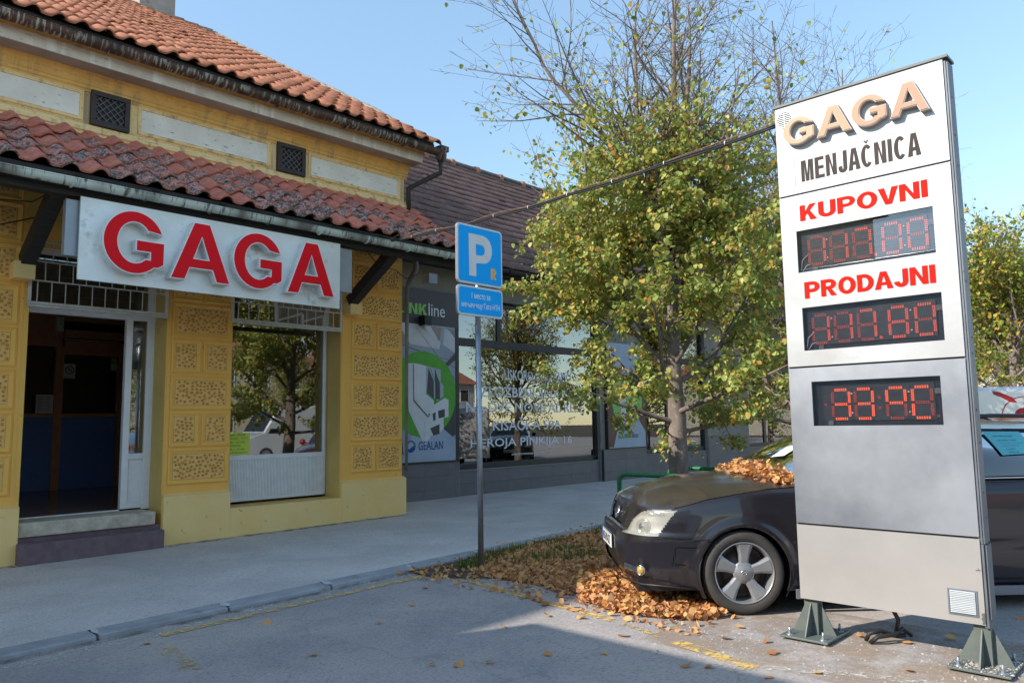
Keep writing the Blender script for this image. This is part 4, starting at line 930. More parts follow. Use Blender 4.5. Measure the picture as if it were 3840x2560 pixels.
flat('glass_panes', [[(9.66, 2.56), (9.80, 2.30), (9.80, 1.96), (9.62, 2.08)], [(9.82, 2.53), (9.96, 2.28), (9.96, 1.95), (9.84, 1.95)]], PD, .009)
flat('pane_edges', [[(9.70, 2.56), (9.715, 2.56), (9.845, 2.28), (9.845, 1.86), (9.83, 1.86), (9.83, 2.28)], [(9.82, 2.54), (9.835, 2.54), (9.945, 2.28), (9.945, 1.88), (9.93, 1.88), (9.93, 2.28)]], mat('pane_green', (.01, .25, .20)), .010)
flat('profile_section', [[(9.70, 1.78), (9.80, 1.84), (10.08, 1.98), (10.18, 1.94), (10.18, 1.60), (10.05, 1.58), (10.05, 1.36), (9.95, 1.30), (9.70, 1.22), (9.56, 1.05), (9.56, 1.56), (9.70, 1.62)]], S1, .011)
flat('profile_gaskets', [[(9.275, 2.62), (9.29, 2.62), (9.30, 1.93), (9.67, 1.60), (9.65, 1.585), (9.285, 1.91)], [(9.76, 1.66), (9.84, 1.70), (9.84, 1.54), (9.78, 1.52)], [(9.90, 1.72), (10.08, 1.76), (10.08, 1.60), (9.92, 1.57)], [(9.70, 1.38), (9.94, 1.46), (9.94, 1.27), (9.78, 1.24)]], PD, .012)
BLU = mat('logo_blue', (.02, .075, .36), (.018, .065, .32))
g = G(); put(g, text2d('GEALAN', w=.62, h=.165), onY(9.41, LY-.022, .965), 0); put(g, shape2d([circle(9.22, 1.04, .115), circle(9.22, 1.04, .095)]), lambda x, y, z=0: (x, LY-.0225, y))
g.add([(x, LY-.0225, z) for x, z in [(9.30, 1.06), (9.30, .98), (9.22, .945), (9.14, .97), (9.12, 1.0), (9.18, .99), (9.23, 1.02)]], [tuple(range(7))]); g.build('gealan_lettering', BLU, po)
# second advertisement on the pier
p2 = thing('linkline_poster', 'smaller advertisement on the pier with a green disc and LINKline lettering behind the tree', 'poster', (16.2, LY-.06, 2))
g = G(); g.box(15.42, 17.04, LY-.075, LY+.012, .80, 3.45); g.build('poster_sheet', PW, p2)
g = G(); g.box(15.38, 17.08, LY-.085, LY+.01, .775, .80); g.box(15.38, 15.42, LY-.085, LY+.01, .80, 3.47); g.box(17.04, 17.08, LY-.085, LY+.01, .80, 3.47); g.build('poster_frame', M['dark'], p2)
for nm, ps_, m_, d in (('brown_wedges', [[(15.43, 3.4), (15.43, .82), (15.62, .82), (16.1, 2.0)], [(17.03, 3.4), (17.03, 1.2), (16.55, 1.7), (16.4, 2.4)]], mat('poster_wood', (.24, .13, .085), (.16, .085, .055), scale=3, stretch=(6, 1, 1)), .077), ('green_disc', [circle(16.25, 1.98, .66, 40)], GRN2, .079), ('profile_shape', [[(15.95, 1.45), (15.95, 2.4), (16.2, 2.5), (16.2, 1.7), (16.35, 1.7), (16.35, 1.95), (16.55, 2.0), (16.55, 1.5), (16.4, 1.45), (16.2, 1.35)]], S1, .081)):
    for p in ps_:
        g = G(); g.add([(x, LY-d, z) for x, z in p], [tuple(range(len(p)))]); g.build(nm, m_, p2)
g = G(); [put(g, vf, onY(15.98, LY-.083, 1.04)) for vf in word('LINK', .41, .11, t=.22, gw=.62, gap=.08)]; put(g, shape2d([[(15.80, 1.03), (15.95, 1.03), (15.875, 1.17)], [(15.84, 1.055), (15.91, 1.055), (15.875, 1.12)]]), lambda x, y, z=0: (x, LY-.083, y)); g.build('link_lettering', GRN, p2)
g = G(); put(g, text2d('line', w=.26, h=.14), onY(16.42, LY-.083, 1.04)); g.build('line_lettering', M['charcoal'], p2)
# shop windows
for i, (x0, x1, z0, z1) in enumerate(WINS):
    yy = LY+.14; g = G(); t = .075; zt = 3.16
    g.box(x0, x1, yy-.03, yy+.05, z0+.024, z0+.024+t+.04); g.box(x0, x1, yy-.03, yy+.05, z1-t, z1); g.box(x0, x0+.055, yy-.028, yy+.05, z0+.1, z1-t); g.box(x1-.085, x1, yy-.028, yy+.05, z0+.1, z1-t)
    g.box(x0+.055, x1-.085, yy-.028, yy+.05, zt-.085, zt+.085)
    mull = [11.78] if i == 0 else [x0+1.2]
    for mx in mull: g.box(mx-.06, mx+.06, yy-.027, yy+.05, zt+.085, z1-t)
    if i > 0: g.box(x0+1.25, x0+1.42, yy-.0275, yy+.05, z0+.1, zt-.085)
    w_ = g.build('showroom_window', M['dark'], lb, bevel=.004)
    g = G(); g.box(x0+.05, x1-.08, yy, yy+.006, z0+.13, zt-.08); g.build('window_pane', M['glass_l'], w_)
    g = G(); g.box(x0+.05, x1-.08, yy, yy+.006, zt+.08, z1-.07); g.build('transom_pane', M['glass_l'], w_)
# lettering stuck on the glass
wt = thing('window_lettering', 'white capital lettering with the two shop addresses on the big showroom pane', 'lettering', (12.8, LY+.13, 1.7))
LT = mat('white_vinyl', (.85, .88, .93), (.82, .85, .90), rough=.6)
for txt, x, z, w, h in (('USKORO OTVARAMO', 11.95, 2.40, 2.3, .235), ('IZLOŽBENI SALONI', 11.14, 2.02, 3.17, .285), ('NA DVE NOVE ADRESE', 10.80, 1.69, 3.93, .225), ('KISAČKA 59A', 11.58, 1.30, 2.27, .285), ('HEROJA PINKIJA 16', 10.92, .905, 3.31, .235), ('ZABRANJENO PARKIRANJE ISPRED LOKALA od 8-17h', 12.15, .745, 1.35, .05)):
    g = G(); put(g, text2d(txt, w=w, h=h, bold=.012, res=2), onY(x, LY+.134, z)); g.build('line_of_letters', LT, wt)
# things that stand in the showroom
g = G(); g.box(8.1, 35.8, LY+.33, LY+8.6, .02, .06); g.build('floor', mat('showroom_floor', (.5, .5, .5), (.45, .45, .45), rough=.2), lb)
g = G(); g.box(8.11, 35.79, LY+4.5, LY+4.6, .06, 4.4); g.box(15.30, 15.42, LY+.33, LY+4.5, .06, 4.4); g.build('inner_wall', mat('showroom_wall', (.82, .86, .88), (.78, .82, .84), rough=.8), lb)
g = G(); g.box(8.1, 35.8, LY+.33, LY+8.5, 4.2, 4.3); g.build('ceiling', mat('showroom_ceiling', (.85, .87, .88)), lb)
def disp(x0, x1, y, z0, z1, lab):
    t = thing('display_window', lab, 'window frame', ((x0+x1)/2, y, z0)); g = G(); w = .075
    g.box(x0, x1, y, y+.06, z0, z0+w); g.box(x0, x1, y, y+.06, z1-w, z1); g.box(x0, x0+w, y+.001, y+.06, z0+w, z1-w); g.box(x1-w, x1, y+.001, y+.06, z0+w, z1-w); g.build('frame', M['white'], t, bevel=.004)
    g = G(); g.box(x0+w, x1-w, y+.02, y+.03, z0+w, z1-w); g.build('pane', M['glass_d'], t)
disp(10.9, 11.6, LY+.5, .08, 1.25, 'low white sample window frame standing at the left end of the showroom pane')
disp(11.9, 12.5, LY+.9, .08, 2.7, 'tall white sample balcony door behind the middle of the lettering')
disp(12.9, 13.75, LY+.55, .08, 1.38, 'low white sample door frame right of the showroom middle')
disp(13.35, 14.2, LY+1.4, 1.0, 2.75, 'white sample window hung deeper in the showroom')
rc = thing('roller_screen', 'slim roller screen cassette stood upright inside the showroom window', 'screen', (10.78, LY+.32, .06)); g = G(); g.box(10.72, 10.84, LY+.3, LY+.36, .06, 1.32); g.build('cassette', M['black'], rc, bevel=.01)
g = G(); g.box(10.72, 10.84, LY+.29, LY+.2995, 1.0, 1.22); g.build('red_cap', mat('crimson', (.35, .01, .04)), rc)
# roof
TL = .85; LY0, LZ0 = 10.98, 4.675; LYR = 15.9; LZR = LZ0+(LYR-LY0)*TL
g = G(); g.add([(7.98, LY0+.04, LZ0-.05), (36.2, LY0+.04, LZ0-.05), (36.2, LYR, LZR-.03), (7.98, LYR, LZR-.03), (36.2, 20.6, LZ0), (7.98, 20.6, LZ0)], [(0, 1, 2, 3), (3, 2, 4, 5)])
g.add([(7.98, LY0+.04, LZ0-.06), (36.2, LY0+.04, LZ0-.06), (36.2, LY+.02, LZ0-.06), (7.98, LY+.02, LZ0-.06)], [(3, 2, 1, 0)])
lroof = g.build('roof', M['wood'], lb)
tm = tile_mesh('roof_tile', .30, .44, .018, .016, 12, prof='rib', droop=.008)
lay_tiles(lroof, 'roof_tile', tm, M['ltile'], 8.36, 92, .30, 18, .362, LY0-.02, LZ0, TL, random.Random(41), cond=lambda x, y, r, c: True)
g = G(); g.tube([(8.3, LYR, LZR+.02), (36.2, LYR, LZR+.02)], .11, 10); g.build('ridge_capping', mat('dark_ridge_mortar', (.10, .085, .08), (.055, .05, .05), scale=9, rough=.95, bump=.6, spots=(.34, .25, .20), sscale=16, slo=.62, shi=.68), lroof)
rt = None; x = 9.2
while x < 36:
    if rt is None:
        g = G(); g.tube([(-.06, 0, 0), (.10, 0, .012)], [.125, .135], 9, squash=1.0); rt = g.build('ridge_tile', M['ridge']); rt.parent = lroof; o = rt
    else: o = copy_obj(rt, lroof)
    o.location = Vector((x, LYR, LZR+.025))-Vector((14, LY, 0)); x += .98
gutter('gutter', M['dark'], 7.98, 36, 10.93, 4.63, .075, lb, step=.9, off=1.5)
g = G(); g.box(7.98, 36, 11.03, 11.06, 4.50, 4.66); g.build('fascia_board', M['wood'], lb)
wd = thing('corner_weed', 'small green weed growing in the corner where the yellow plinth meets the grey wall', 'plant', (8.15, 11.2, 0))
g = G(); g2 = G(); rw = random.Random(2)
for k in range(16):
    a = rw.uniform(0, 6.28); h = rw.uniform(.15, .5); r = rw.uniform(.03, .16); p = [(8.18, 11.25, 0), (8.18+r*.5*math.cos(a), 11.22+r*.5*math.sin(a), h*.6), (8.18+r*math.cos(a), 11.2+r*math.sin(a), h)]
    g.tube(p, .003, 3)
    for q in range(8):
        t = rw.uniform(.3, 1); leaf_geo(g2, tuple(lerp(p[1][i], p[2][i], t)+rw.uniform(-.02, .02) for i in range(3)), .04, rw, .8)
g.build('stem', M['grass'], wd); g2.build('foliage', M['grass'], wd, kind='stuff')
# ================================================================== PARKING SIGN
ps_ = thing('parking_sign', 'blue parking sign with a white P and a smaller blue plate on a galvanised post', 'road sign', (5.578, 5.85, zg(5.58)-.02))
g = G(); g.tube([(5.578, 5.85, -.08), (5.567, 5.85, 2.5)], .030, 16); g.build('post', M['galv'], ps_)
g = G(); g.tube([(5.567, 5.85, 2.4), (5.566, 5.85, 3.2)], .030, 12); g.build('post_top', M['galv'], ps_)
def rrect(x0, x1, z0, z1, r, n=5):
    p = []
    for cx, cz, a in ((x1-r, z1-r, 0), (x0+r, z1-r, 90), (x0+r, z0+r, 180), (x1-r, z0+r, 270)):
        p += [(cx+r*math.cos(R(a+90*k/n)), cz+r*math.sin(R(a+90*k/n))) for k in range(n+1)]
    return p
fS = lambda y: (lambda x, z, d=0: (x, y-d, z))
def plate(name, x0, x1, z0, z1):
    g = G(); g.poly(rrect(x0, x1, z0, z1, .045), 0, .022, fS(5.82)); o = g.build(name, M['galv'], ps_)
    g = G(); g.poly(rrect(x0+.004, x1-.004, z0+.004, z1-.004, .043), 0, .003, fS(5.7975)); g.build('white_border', M['signwhite'], o)
    g = G(); g.poly(rrect(x0+.022, x1-.022, z0+.022, z1-.022, .03), 0, .002, fS(5.794)); g.build('blue_face', M['signblue'], o)
    return o
a = plate('sign_plate', 5.222, 5.893, 2.923, 3.562)
Ps = [[(5.385, 3.465), (5.535, 3.468)]+[(5.60+.130*math.cos(R(t)), 3.315+.150*math.sin(R(t))) for t in range(85, -91, -12)]+[(5.492, 3.155), (5.492, 3.012), (5.392, 3.012)], [(5.488, 3.365), (5.58, 3.362)]+[(5.585+.038*math.cos(R(t)), 3.305+.05*math.sin(R(t))) for t in range(60, -61, -30)]+[(5.58, 3.245), (5.490, 3.243)]]
g = G(); put(g, shape2d(Ps, .001), lambda x, z, d=0: (x, 5.7905-d, z)); g.build('letter_p', M['signwhite'], a)
g = G(); put(g, word('R', .082, .118, t=.23, gw=.66)[0], onY(5.712, 5.7915, 3.008)); g.build('letter_r', M['signorange'], a)
b = plate('supplementary_plate', 5.224, 5.893, 2.585, 2.905)
g = G(); put(g, text2d('1 место за', w=.27, h=.060), onY(5.425, 5.7915, 2.772)); put(g, text2d('мењачницу Гага НТН', w=.56, h=.078), onY(5.280, 5.7915, 2.655)); g.build('lettering', mat('plate_text_white', (.9, .9, .9), (.88, .88, .88)), b)
for z in (3.35, 3.08, 2.74):
    g = G(); g.box(5.50, 5.64, 5.81, 5.885, z-.015, z+.015); g.build('clamp', M['galv'], ps_)
# ================================================================== TOTEM
tt = thing('price_totem', 'tall leaning silver price totem with raised GAGA letters and three red digital displays', 'sign', (5.37, 1.79, 0))
TX = 5.30; ta, tb = 2.352, 1.228       # left edge and right edge (Y)
MW = mat('totem_white', (.60, .60, .595), (.55, .55, .545), scale=2, rough=.34, metal=.0, spots=(.50, .49, .47), sscale=3, slo=.66, shi=.85)  # panel tones differ to carry sun and reflections in the colour
MP = mat('totem_silver_white', (.56, .56, .555), (.46, .46, .455), scale=1.6, rough=.33, metal=.15, stretch=(1, 1, 2), spots=(.42, .41, .40), sscale=2.3, slo=.58, shi=.8)
MG = mat('totem_grey_reflection', (.50, .52, .56), (.26, .275, .31), scale=.8, lo=.35, hi=.62, rough=.36, metal=.45, bump=.05, bscale=200, stretch=(1, 1, 1))  # grey tone and blotches put dark reflections into the base colour
MB = mat('totem_silver_ground_tint', (.40, .38, .365), (.35, .335, .32), scale=1.5, rough=.4, metal=.2)  # warm tone puts the ground's reflection into the base colour
MS = mat('totem_side', (.17, .185, .205), (.12, .13, .15), scale=4, rough=.55, metal=.3, spots=(.05, .05, .05), sscale=25, slo=.66, shi=.7)
MT = mat('totem_cap', (.10, .11, .11), (.07, .075, .075), rough=.5)
fT = lambda x: (lambda y, z, d=0: (x-d, y, z))
D = [(2.240, 1.347, 2.497, 2.800), (2.228, 1.334, 1.937, 2.242), (2.191, 1.376, 1.410, 1.717)]
def panel(name, z0, z1, m, hole=None, extra=None):
    g = G(); x1 = TX+.004
    lo = [[(tb+.002, z0), (ta-.002, z0), (ta-.002, z1), (tb+.002, z1)]]
    for h in (hole or []): lo.append([(h[1], h[2]), (h[0], h[2]), (h[0], h[3]), (h[1], h[3])])
    vf = shape2d(lo, .014); g.add([(TX+.007-c, a_, b_) for a_, b_, c in vf[0]], vf[1])
    return g.build(name, m, tt)
panel('top_panel', 3.075, 3.742, MW)
def text_cut(txt, y, z, w, h, bold): 
    return text2d(txt, w=w, h=h, bold=bold)
pk = panel('rates_panel', 1.829, 3.062, MP, D[:2])
pt_ = panel('temperature_panel', .740, 1.816, MG, D[2:])
pbm = panel('bottom_panel', .226, .727, MB)
g = G(); g.box(TX+.0145, TX+.115, tb+.012, ta-.012, .235, 1.36); g.box(TX+.09, TX+.115, tb+.012, ta-.012, 1.36, 3.74); g.box(TX+.0145, TX+.09, tb+.012, 1.29, 1.36, 3.74); g.box(TX+.0145, TX+.09, 2.27, ta-.012, 1.36, 3.74); g.box(TX+.0145, TX+.09, 1.29, 2.27, 2.83, 3.74); g.box(TX+.0145, TX+.09, 1.29, 2.27, 2.27, 2.46); g.box(TX+.0145, TX+.09, 1.29, 2.27, 1.76, 1.90)
g.build('body', M['black'], tt)
g = G(); g.box(TX+.012, TX+.125, tb-.012, tb+.010, .70, 3.735); g.box(TX+.02, TX+.14, tb-.022, tb-.0125, .70, 3.73); g.box(TX+.012, TX+.125, ta-.010, ta+.004, .23, 3.735)
g.box(TX+.012, TX+.13, tb-.014, tb+.010, .21, .697); g.box(TX+.03, TX+.145, tb-.026, tb-.0145, .26, .69)
for z in (3.5, 3.25, 3.05, 2.7, 2.3, 1.95, 1.85, 1.5, 1.3, 1.0, .85, .66, .6, .4, .3): 
    g.lathe([(0, .004), (.006, .003), (.007, 0)], (TX+.06+.02*(z*7 % 2), tb-.0225, z), (0, -1, 0), 6)
g.build('side_sheet', MS, tt)
g = G(); g.box(TX-.012, TX+.15, tb-.03, ta+.012, 3.745, 3.762); g.build('top_cap', MT, tt)
# raised letters
fl_ = lambda x, z, d: (TX-d, 2.283-x, z)
MG.node_tree.nodes['Principled BSDF'].inputs['Metallic'].default_value = .72
PE = [mat('faded_face_%d' % i, c, tuple(v*.93 for v in c), scale=9, rough=.45) for i, c in enumerate([(.40, .25, .125), (.38, .195, .085), (.37, .17, .075), (.36, .15, .07)])]
for i, (kd, x, z, w, h) in enumerate((('G', .004, 3.418, .226, .206), ('A', .246, 3.424, .243, .205), ('G', .489, 3.414, .226, .218), ('A', .733, 3.421, .243, .218))):
    letter(tt, kd, x, z, w, h, fl_, .042, PE[i], mat('peach_rim_%d' % i, (.55, .53, .50)), mat('peach_return_%d' % i, (.40, .31, .26), (.33, .26, .22)), .0058)
# the sheet with MENJAČNICA and the cut-out words
g = G(); g.box(TX-.0025, TX+.001, 1.353, 2.222, 3.128, 3.331); sh = g.build('name_sheet', MW, tt)
g = G(); g.box(TX-.0035, TX-.0005, 1.353, 2.222, 3.331, 3.334); g.box(TX-.0035, TX-.0005, 2.222, 2.225, 3.128, 3.334); g.build('sheet_edge', M['charcoal'], sh)
fx = lambda Y, Z, d=0: (lambda x, y, z=0: (TX-.0035-d-z, Y-x, Z+y))
TV = mat('taupe_vinyl', (.075, .06, .055), (.06, .05, .045), rough=.7, spec=.1)
for vf in word('MENJAČNICA', .785, .155, t=.20, gw=.54, gap=.075, hb=.165):
    g = G(); put(g, vf, fx(2.178, 3.150)); g.build('letter', TV, sh)
RED = mat('cutout_red', (.60, .014, .006), (.56, .012, .005), rough=.6, spec=.08)
DK = mat('cutout_shadow_gap', (.03, .015, .015), rough=.9)  # dark offset copy of each letter: recess shade put into the colour
CM = mat('counter_metal', (.36, .35, .32), (.30, .29, .27), scale=30, rough=.4, metal=.4)
for txt, Y, Z, w, h in (('KUPOVNI', 2.203, 2.866, .836, .114), ('PRODAJNI', 2.200, 2.305, .842, .117)):
    for vf, vg in zip(word(txt, w, h, t=.27, gw=.88, gap=.085, hb=.205), word(txt, w, h, t=.27, gw=.88, gap=.085, hb=.205)):
        g = G(); put(g, vf, lambda x, y, z=0: (TX-.001-z, Y+.0028-x, Z+.0015+y)); o = g.build('recess_shade', DK, pk)
        g = G(); put(g, vg, lambda x, y, z=0: (TX-.0025-z, Y-x, Z+y)); g.build('letter', RED, pk)
# grey centres of the round letters
for cy, cz, rx, rz in ((1.865, 2.923, .032, .031), (1.957, 2.362, .031, .030), (1.826, 2.363, .026, .030)):
    g = G(); g.add([(TX-.0012, cy+rx*math.cos(a*.2618), cz+rz*math.sin(a*.2618)) for a in range(24)], [tuple(range(23, -1, -1))]); g.build('letter_counter', CM, pk)
# displays
def led_mat(name, c, s):
    m, nt, b = new_mat(name); b.inputs['Base Color'].default_value = (*[v*.3 for v in c], 1); b.inputs['Emission Color'].default_value = (*c, 1); b.inputs['Emission Strength'].default_value = s; b.inputs['Roughness'].default_value = .4; return m
LON = led_mat('led_lit', (1, .10, .02), 1.15); LMID = led_mat('led_half_lit', (1, .10, .05), .62); LFAINT = led_mat('led_faint_glow', (.9, .08, .04), .26)  # segments that are off are given a faint glow too
SMK = mat('smoked_back_sheen', (.010, .012, .018), (.03, .035, .045), scale=5, stretch=(1, 1, 9), rough=.3)  # paler bands put the display's reflections into the colour
PCB = mat('circuit_board', (.020, .020, .022), (.045, .046, .05), scale=7, stretch=(1, 1, 5), rough=.4)
GLD = glass_mat('display_window', (.86, .87, .9), .07)
SEGS = {'0': 'abcdef', '1': 'bc', '3': 'abcdg', '7': 'abc', '8': 'abcdefg', 'C': 'adef', 'o': 'abfg', '9': 'abcdfg'}
def digit(parent, y, z, w, h, ch, lit):
    """one seven-segment digit made of two rows of small lamps along each stroke; y, z is its lower left corner as read"""
    c = .013
    S = {'a': ((c, h), (w-c, h)), 'd': ((c, 0), (w-c, 0)), 'g': ((c, h/2), (w-c, h/2)), 'f': ((0, h-c), (0, h/2+c*.6)), 'b': ((w, h-c), (w, h/2+c*.6)), 'e': ((0, c), (0, h/2-c*.6)), 'c': ((w, c), (w, h/2-c*.6))}
    g = G()
    for s, (p, q) in S.items():
        n = 6 if s in 'adg' else 6; dx, dz = q[0]-p[0], q[1]-p[1]; L = math.hypot(dx, dz); nx, nz = -dz/L, dx/L
        for row in (-1, 1):
            for i in range(n):
                t = (i+.5)/n; cy = p[0]+dx*t+nx*row*.0048; cz = p[1]+dz*t+nz*row*.0048; r = .0040
                mi = (lit if s in SEGS[ch] else 2)
                g.add([(TX+.034, y-(cy+r*math.cos(k*1.0472)), z+cz+r*math.sin(k*1.0472)) for k in range(6)], [tuple(range(6))], mi)
    return g.build('digit', [LON, LMID, LFAINT], parent)
def dots(parent, y, z, mi=1):
    g = G()
    for dy in (-.005, .005):
        for dz in (-.005, .005): g.add([(TX+.034, y-dy+.0035*math.cos(k*1.0472), z+dz+.0035*math.sin(k*1.0472)) for k in range(6)], [tuple(range(5, -1, -1))], mi)
    return g.build('decimal_point', [LON, LMID, LFAINT], parent)
for n_, (y0, y1, z0, z1) in enumerate(D):
    g = G(); g.box(TX+.045, TX+.088, y1+.001, y0-.001, z0+.001, z1-.001); g.box(TX+.014, TX+.05, y1, y1+.003, z0, z1)
    dsp = g.build('digital_display', SMK, tt)
    g = G(); g.box(TX+.036, TX+.044, y1+.045, y0-.06, z0+.035, z1-.035); g.build('circuit_board', PCB, dsp)
    g = G(); g.box(TX+.010, TX+.0115, y1+.001, y0-.001, z0+.001, z1-.001); g.build('window', GLD, dsp)
    if n_ < 2:
        zz = (2.548, 1.987)[n_]; k = -.012 if n_ == 0 else -.010
        for (yy, ch) in zip(((2.167, 2.013, 1.857, 1.667, 1.509), (2.17, 2.015, 1.860, 1.662, 1.50))[n_], ('11700', '11780')[n_]): digit(dsp, yy, zz, .108, .195, ch, 1)
        dots(dsp, 1.72, zz+.005)
    else:
        for yy, ch in zip((2.064, 1.912, 1.71, 1.553), '33oC'): digit(dsp, yy, 1.457, .112, .197, ch, 0)
        dots(dsp, 1.757, 1.595, 2); dots(dsp, 1.757, 1.525, 2); dots(dsp, 2.113, 1.556, 2); dots(dsp, 1.41, 1.466, 2)
    g = G()
    for yy in ((2.04, 1.535), (2.04, 1.53), (1.935, 1.575))[n_]:
        for zz2 in (z0+.215, z0+.085): g.lathe([(0, .004), (.0055, .003), (.006, 0)], (TX+.036, yy, zz2), (-1, 0, 0), 8)
    g.build('mounting_screw', M['white'], dsp)
    if n_ < 2:
        g = G(); g.tube([(TX+.03, y0-.012, z0+.02), (TX+.03, y0-.02, z0+.09), (TX+.03, y0-.065, z0+.13)], .0025, 5); g.tube([(TX+.03, y0-.02, z0+.01), (TX+.03, y0-.05, z0+.05), (TX+.03, y0-.09, z0+.055)], .0025, 5); g.build('wire', M['white'], dsp)
    g = G(); g.box(TX+.034, TX+.0355, y1+.004, y1+.045, z1-.11, z1-.075); g.box(TX+.034, TX+.0355, y0-.125, y0-.09, z0+.005, z0+.034); g.build('tape', mat('grey_tape_%d' % n_, (.16, .155, .15)), dsp)
# round vent and louvre
g = G(); g.lathe([(.066, .0), (.064, .006), (.055, .007), (.053, .002)], (TX, 2.281, 3.645), (-1, 0, 0), 32); rvn = g.build('round_vent', M['whiteface'], tt)
g = G(); g.add([(TX-.001, 2.281+.053*math.cos(a*.2618), 3.645+.053*math.sin(a*.2618)) for a in range(24)], [tuple(range(23, -1, -1))]); g.build('vent_dark', M['black'], rvn)
for i in range(7):
    z = -.042+i*.014; w = math.sqrt(max(1e-6, .051**2-z*z))
    g = G(); g.box(TX-.006, TX-.002, 2.281-w, 2.281+w, 3.645+z-.0022, 3.645+z+.0022); g.build('vent_slat', M['whiteface'], rvn)
g = G(); g.box(TX-.007, TX-.002, 2.2795, 2.2825, 3.592, 3.698); g.build('vent_rib', M['whiteface'], rvn)
LV = mat('louvre_aluminium', (.62, .65, .68), (.55, .58, .61), rough=.35, metal=.2)
g = G(); y0, y1, z0, z1 = 1.423, 1.262, .268, .420
g.box(TX-.006, TX+.001, y1, y0, z0, z0+.008); g.box(TX-.006, TX+.001, y1, y0, z1-.008, z1); g.box(TX-.006, TX+.001, y1, y1+.008, z0+.008, z1-.008); g.box(TX-.006, TX+.001, y0-.008, y0, z0+.008, z1-.008); g.box(TX-.001, TX+.001, y1+.008, y0-.008, z0+.008, z1-.008)
lv = g.build('louvre_vent', M['flash'], tt)
for i in range(13):
    z = z0+.014+i*.0103; g = G(); g.add([(TX-.0015, y0-.012, z+.008), (TX-.0015, y1+.012, z+.008), (TX-.011, y1+.012, z), (TX-.011, y0-.012, z), (TX-.009, y1+.012, z-.001), (TX-.009, y0-.012, z-.001)], [(0, 1, 2, 3), (3, 2, 4, 5)]); g.build('louvre_slat', LV, lv)
g = G(); rr_ = random.Random(3); q = [(1.232, .30), (1.232, .235), (1.246, .232), (1.242, .25), (1.25, .262), (1.243, .275), (1.249, .29)]
g.add([(TX-.004, y, z) for y, z in q], [tuple(range(7))]); g.build('torn_corner', MT, pbm)
g = G(); star = [(1.245+(.030 if k % 2 == 0 else .008)*math.cos(k*.7)*.6, .545+(.012 if k % 2 == 0 else .004)*math.sin(k*.7)) for k in range(9)]; g.add([(TX-.0008, y, z) for y, z in star], [tuple(range(9))]); g.build('scuff', mat('scuff_mark', (.16, .13, .11)), pbm)
# legs
LG = mat('grey_green_steel', (.13, .155, .145), (.10, .12, .112), scale=6, rough=.55, spots=(.20, .10, .05), sscale=10, slo=.67, shi=.73, bump=.1)
for cy in (2.298, 1.262):
    cx = 5.385; zb = -.028
    ty = bpy.data.objects.new('base_plate', None)
    g = G(); g.box(cx-.20, cx+.20, cy-.165, cy+.165, zb, zb+.014); bp = g.build('base_plate', LG, tt, bevel=.003)
    g = G(); g.box(cx-.045, cx+.045, cy-.045, cy+.045, zb+.014, .245); g.build('leg', LG, bp)
    for dx, dy in ((-1, 0), (1, 0), (0, 1), (0, -1)):
        g = G(); t = .004
        pts = [(.045, .0), (.165 if dx else .15, 0), (.05, .205), (.045, .205)]
        vs = []
        for s in (-t, t):
            for r_, z in pts: vs.append((cx+dx*r_+(s if dy else 0), cy+dy*r_+(s if dx else 0), zb+.014+z))
        g.add(vs, [(0, 1, 2, 3), (7, 6, 5, 4), (0, 4, 5, 1), (1, 5, 6, 2), (2, 6, 7, 3), (3, 7, 4, 0)]); g.build('gusset', LG, bp)
    for dx in (-1, 1):
        for dy in (-1, 1):
            bx, by = cx+dx*.145, cy+dy*.115; g = G(); g.lathe([(0, .004), (.027, .004), (.028, 0)], (bx, by, zb+.014), (0, 0, 1), 16); g.lathe([(0, .022), (.014, .022), (.014, .004)], (bx, by, zb+.014), (0, 0, 1), 6, smooth=False); g.lathe([(0, .05), (.008, .05), (.008, .02)], (bx, by, zb+.014), (0, 0, 1), 8); g.build('bolt', M['galv'], bp)
g = G(); g.tube([(5.45, 1.98, -.02), (5.43, 1.95, .03), (5.50, 1.90, .045), (5.60, 1.84, .0), (5.66, 1.80, .0)], .014, 8); g.tube([(5.44, 1.95, -.03), (5.44, 1.90, .015), (5.55, 1.83, .02), (5.62, 1.80, .05), (5.72, 1.78, -.01)], .014, 8)
g.tube([(5.60, 1.84, 0), (5.55, 1.80, .12), (5.42, 1.8, .24)], .014, 8); tag(g.build('supply_cable', M['cable']), 'black looped power cable lying under the middle of the totem', 'cable')
# overhead cable from totem to canopy
ca = thing('overhead_cable', 'twin black cable strung from the top of the totem to the tiled canopy', 'cable', (5.38, 2.4, 3.67))
A_, B_ = Vector((5.37, 2.355, 3.66)), Vector((6.52, 8.78, 4.09)); pts = []; pts2 = []
for i in range(41):
    t = i/40; p = A_.lerp(B_, t); p.z -= .10*4*t*(1-t)*.9+.006*math.sin(t*30); pts.append(tuple(p)); pts2.append((p.x+.004*math.sin(t*70), p.y, p.z+.016+.01*math.sin(t*25)))
g = G(); g.tube(pts, .0095, 6); g.tube([(x, y, z-.017+.004*math.sin(i*.9)) for i, (x, y, z) in enumerate(pts)], .0085, 6); g.build('cable_pair', M['cable'], ca)
g = G(); g.tube(pts2, .004, 4); g.tube([(6.52, 8.78, 4.09), (6.6, 8.6, 4.16), (6.9, 8.9, 4.32), (7.4, 9.4, 4.62)], .004, 4); g.build('tie_wire', M['cable2'], ca)
for i in range(3, 40, 4):
    p = Vector(pts[i]); g = G(); g.lathe([(.020, -.004), (.020, .004)], p, (B_-A_), 8); g.build('cable_tie', M['white'], ca)
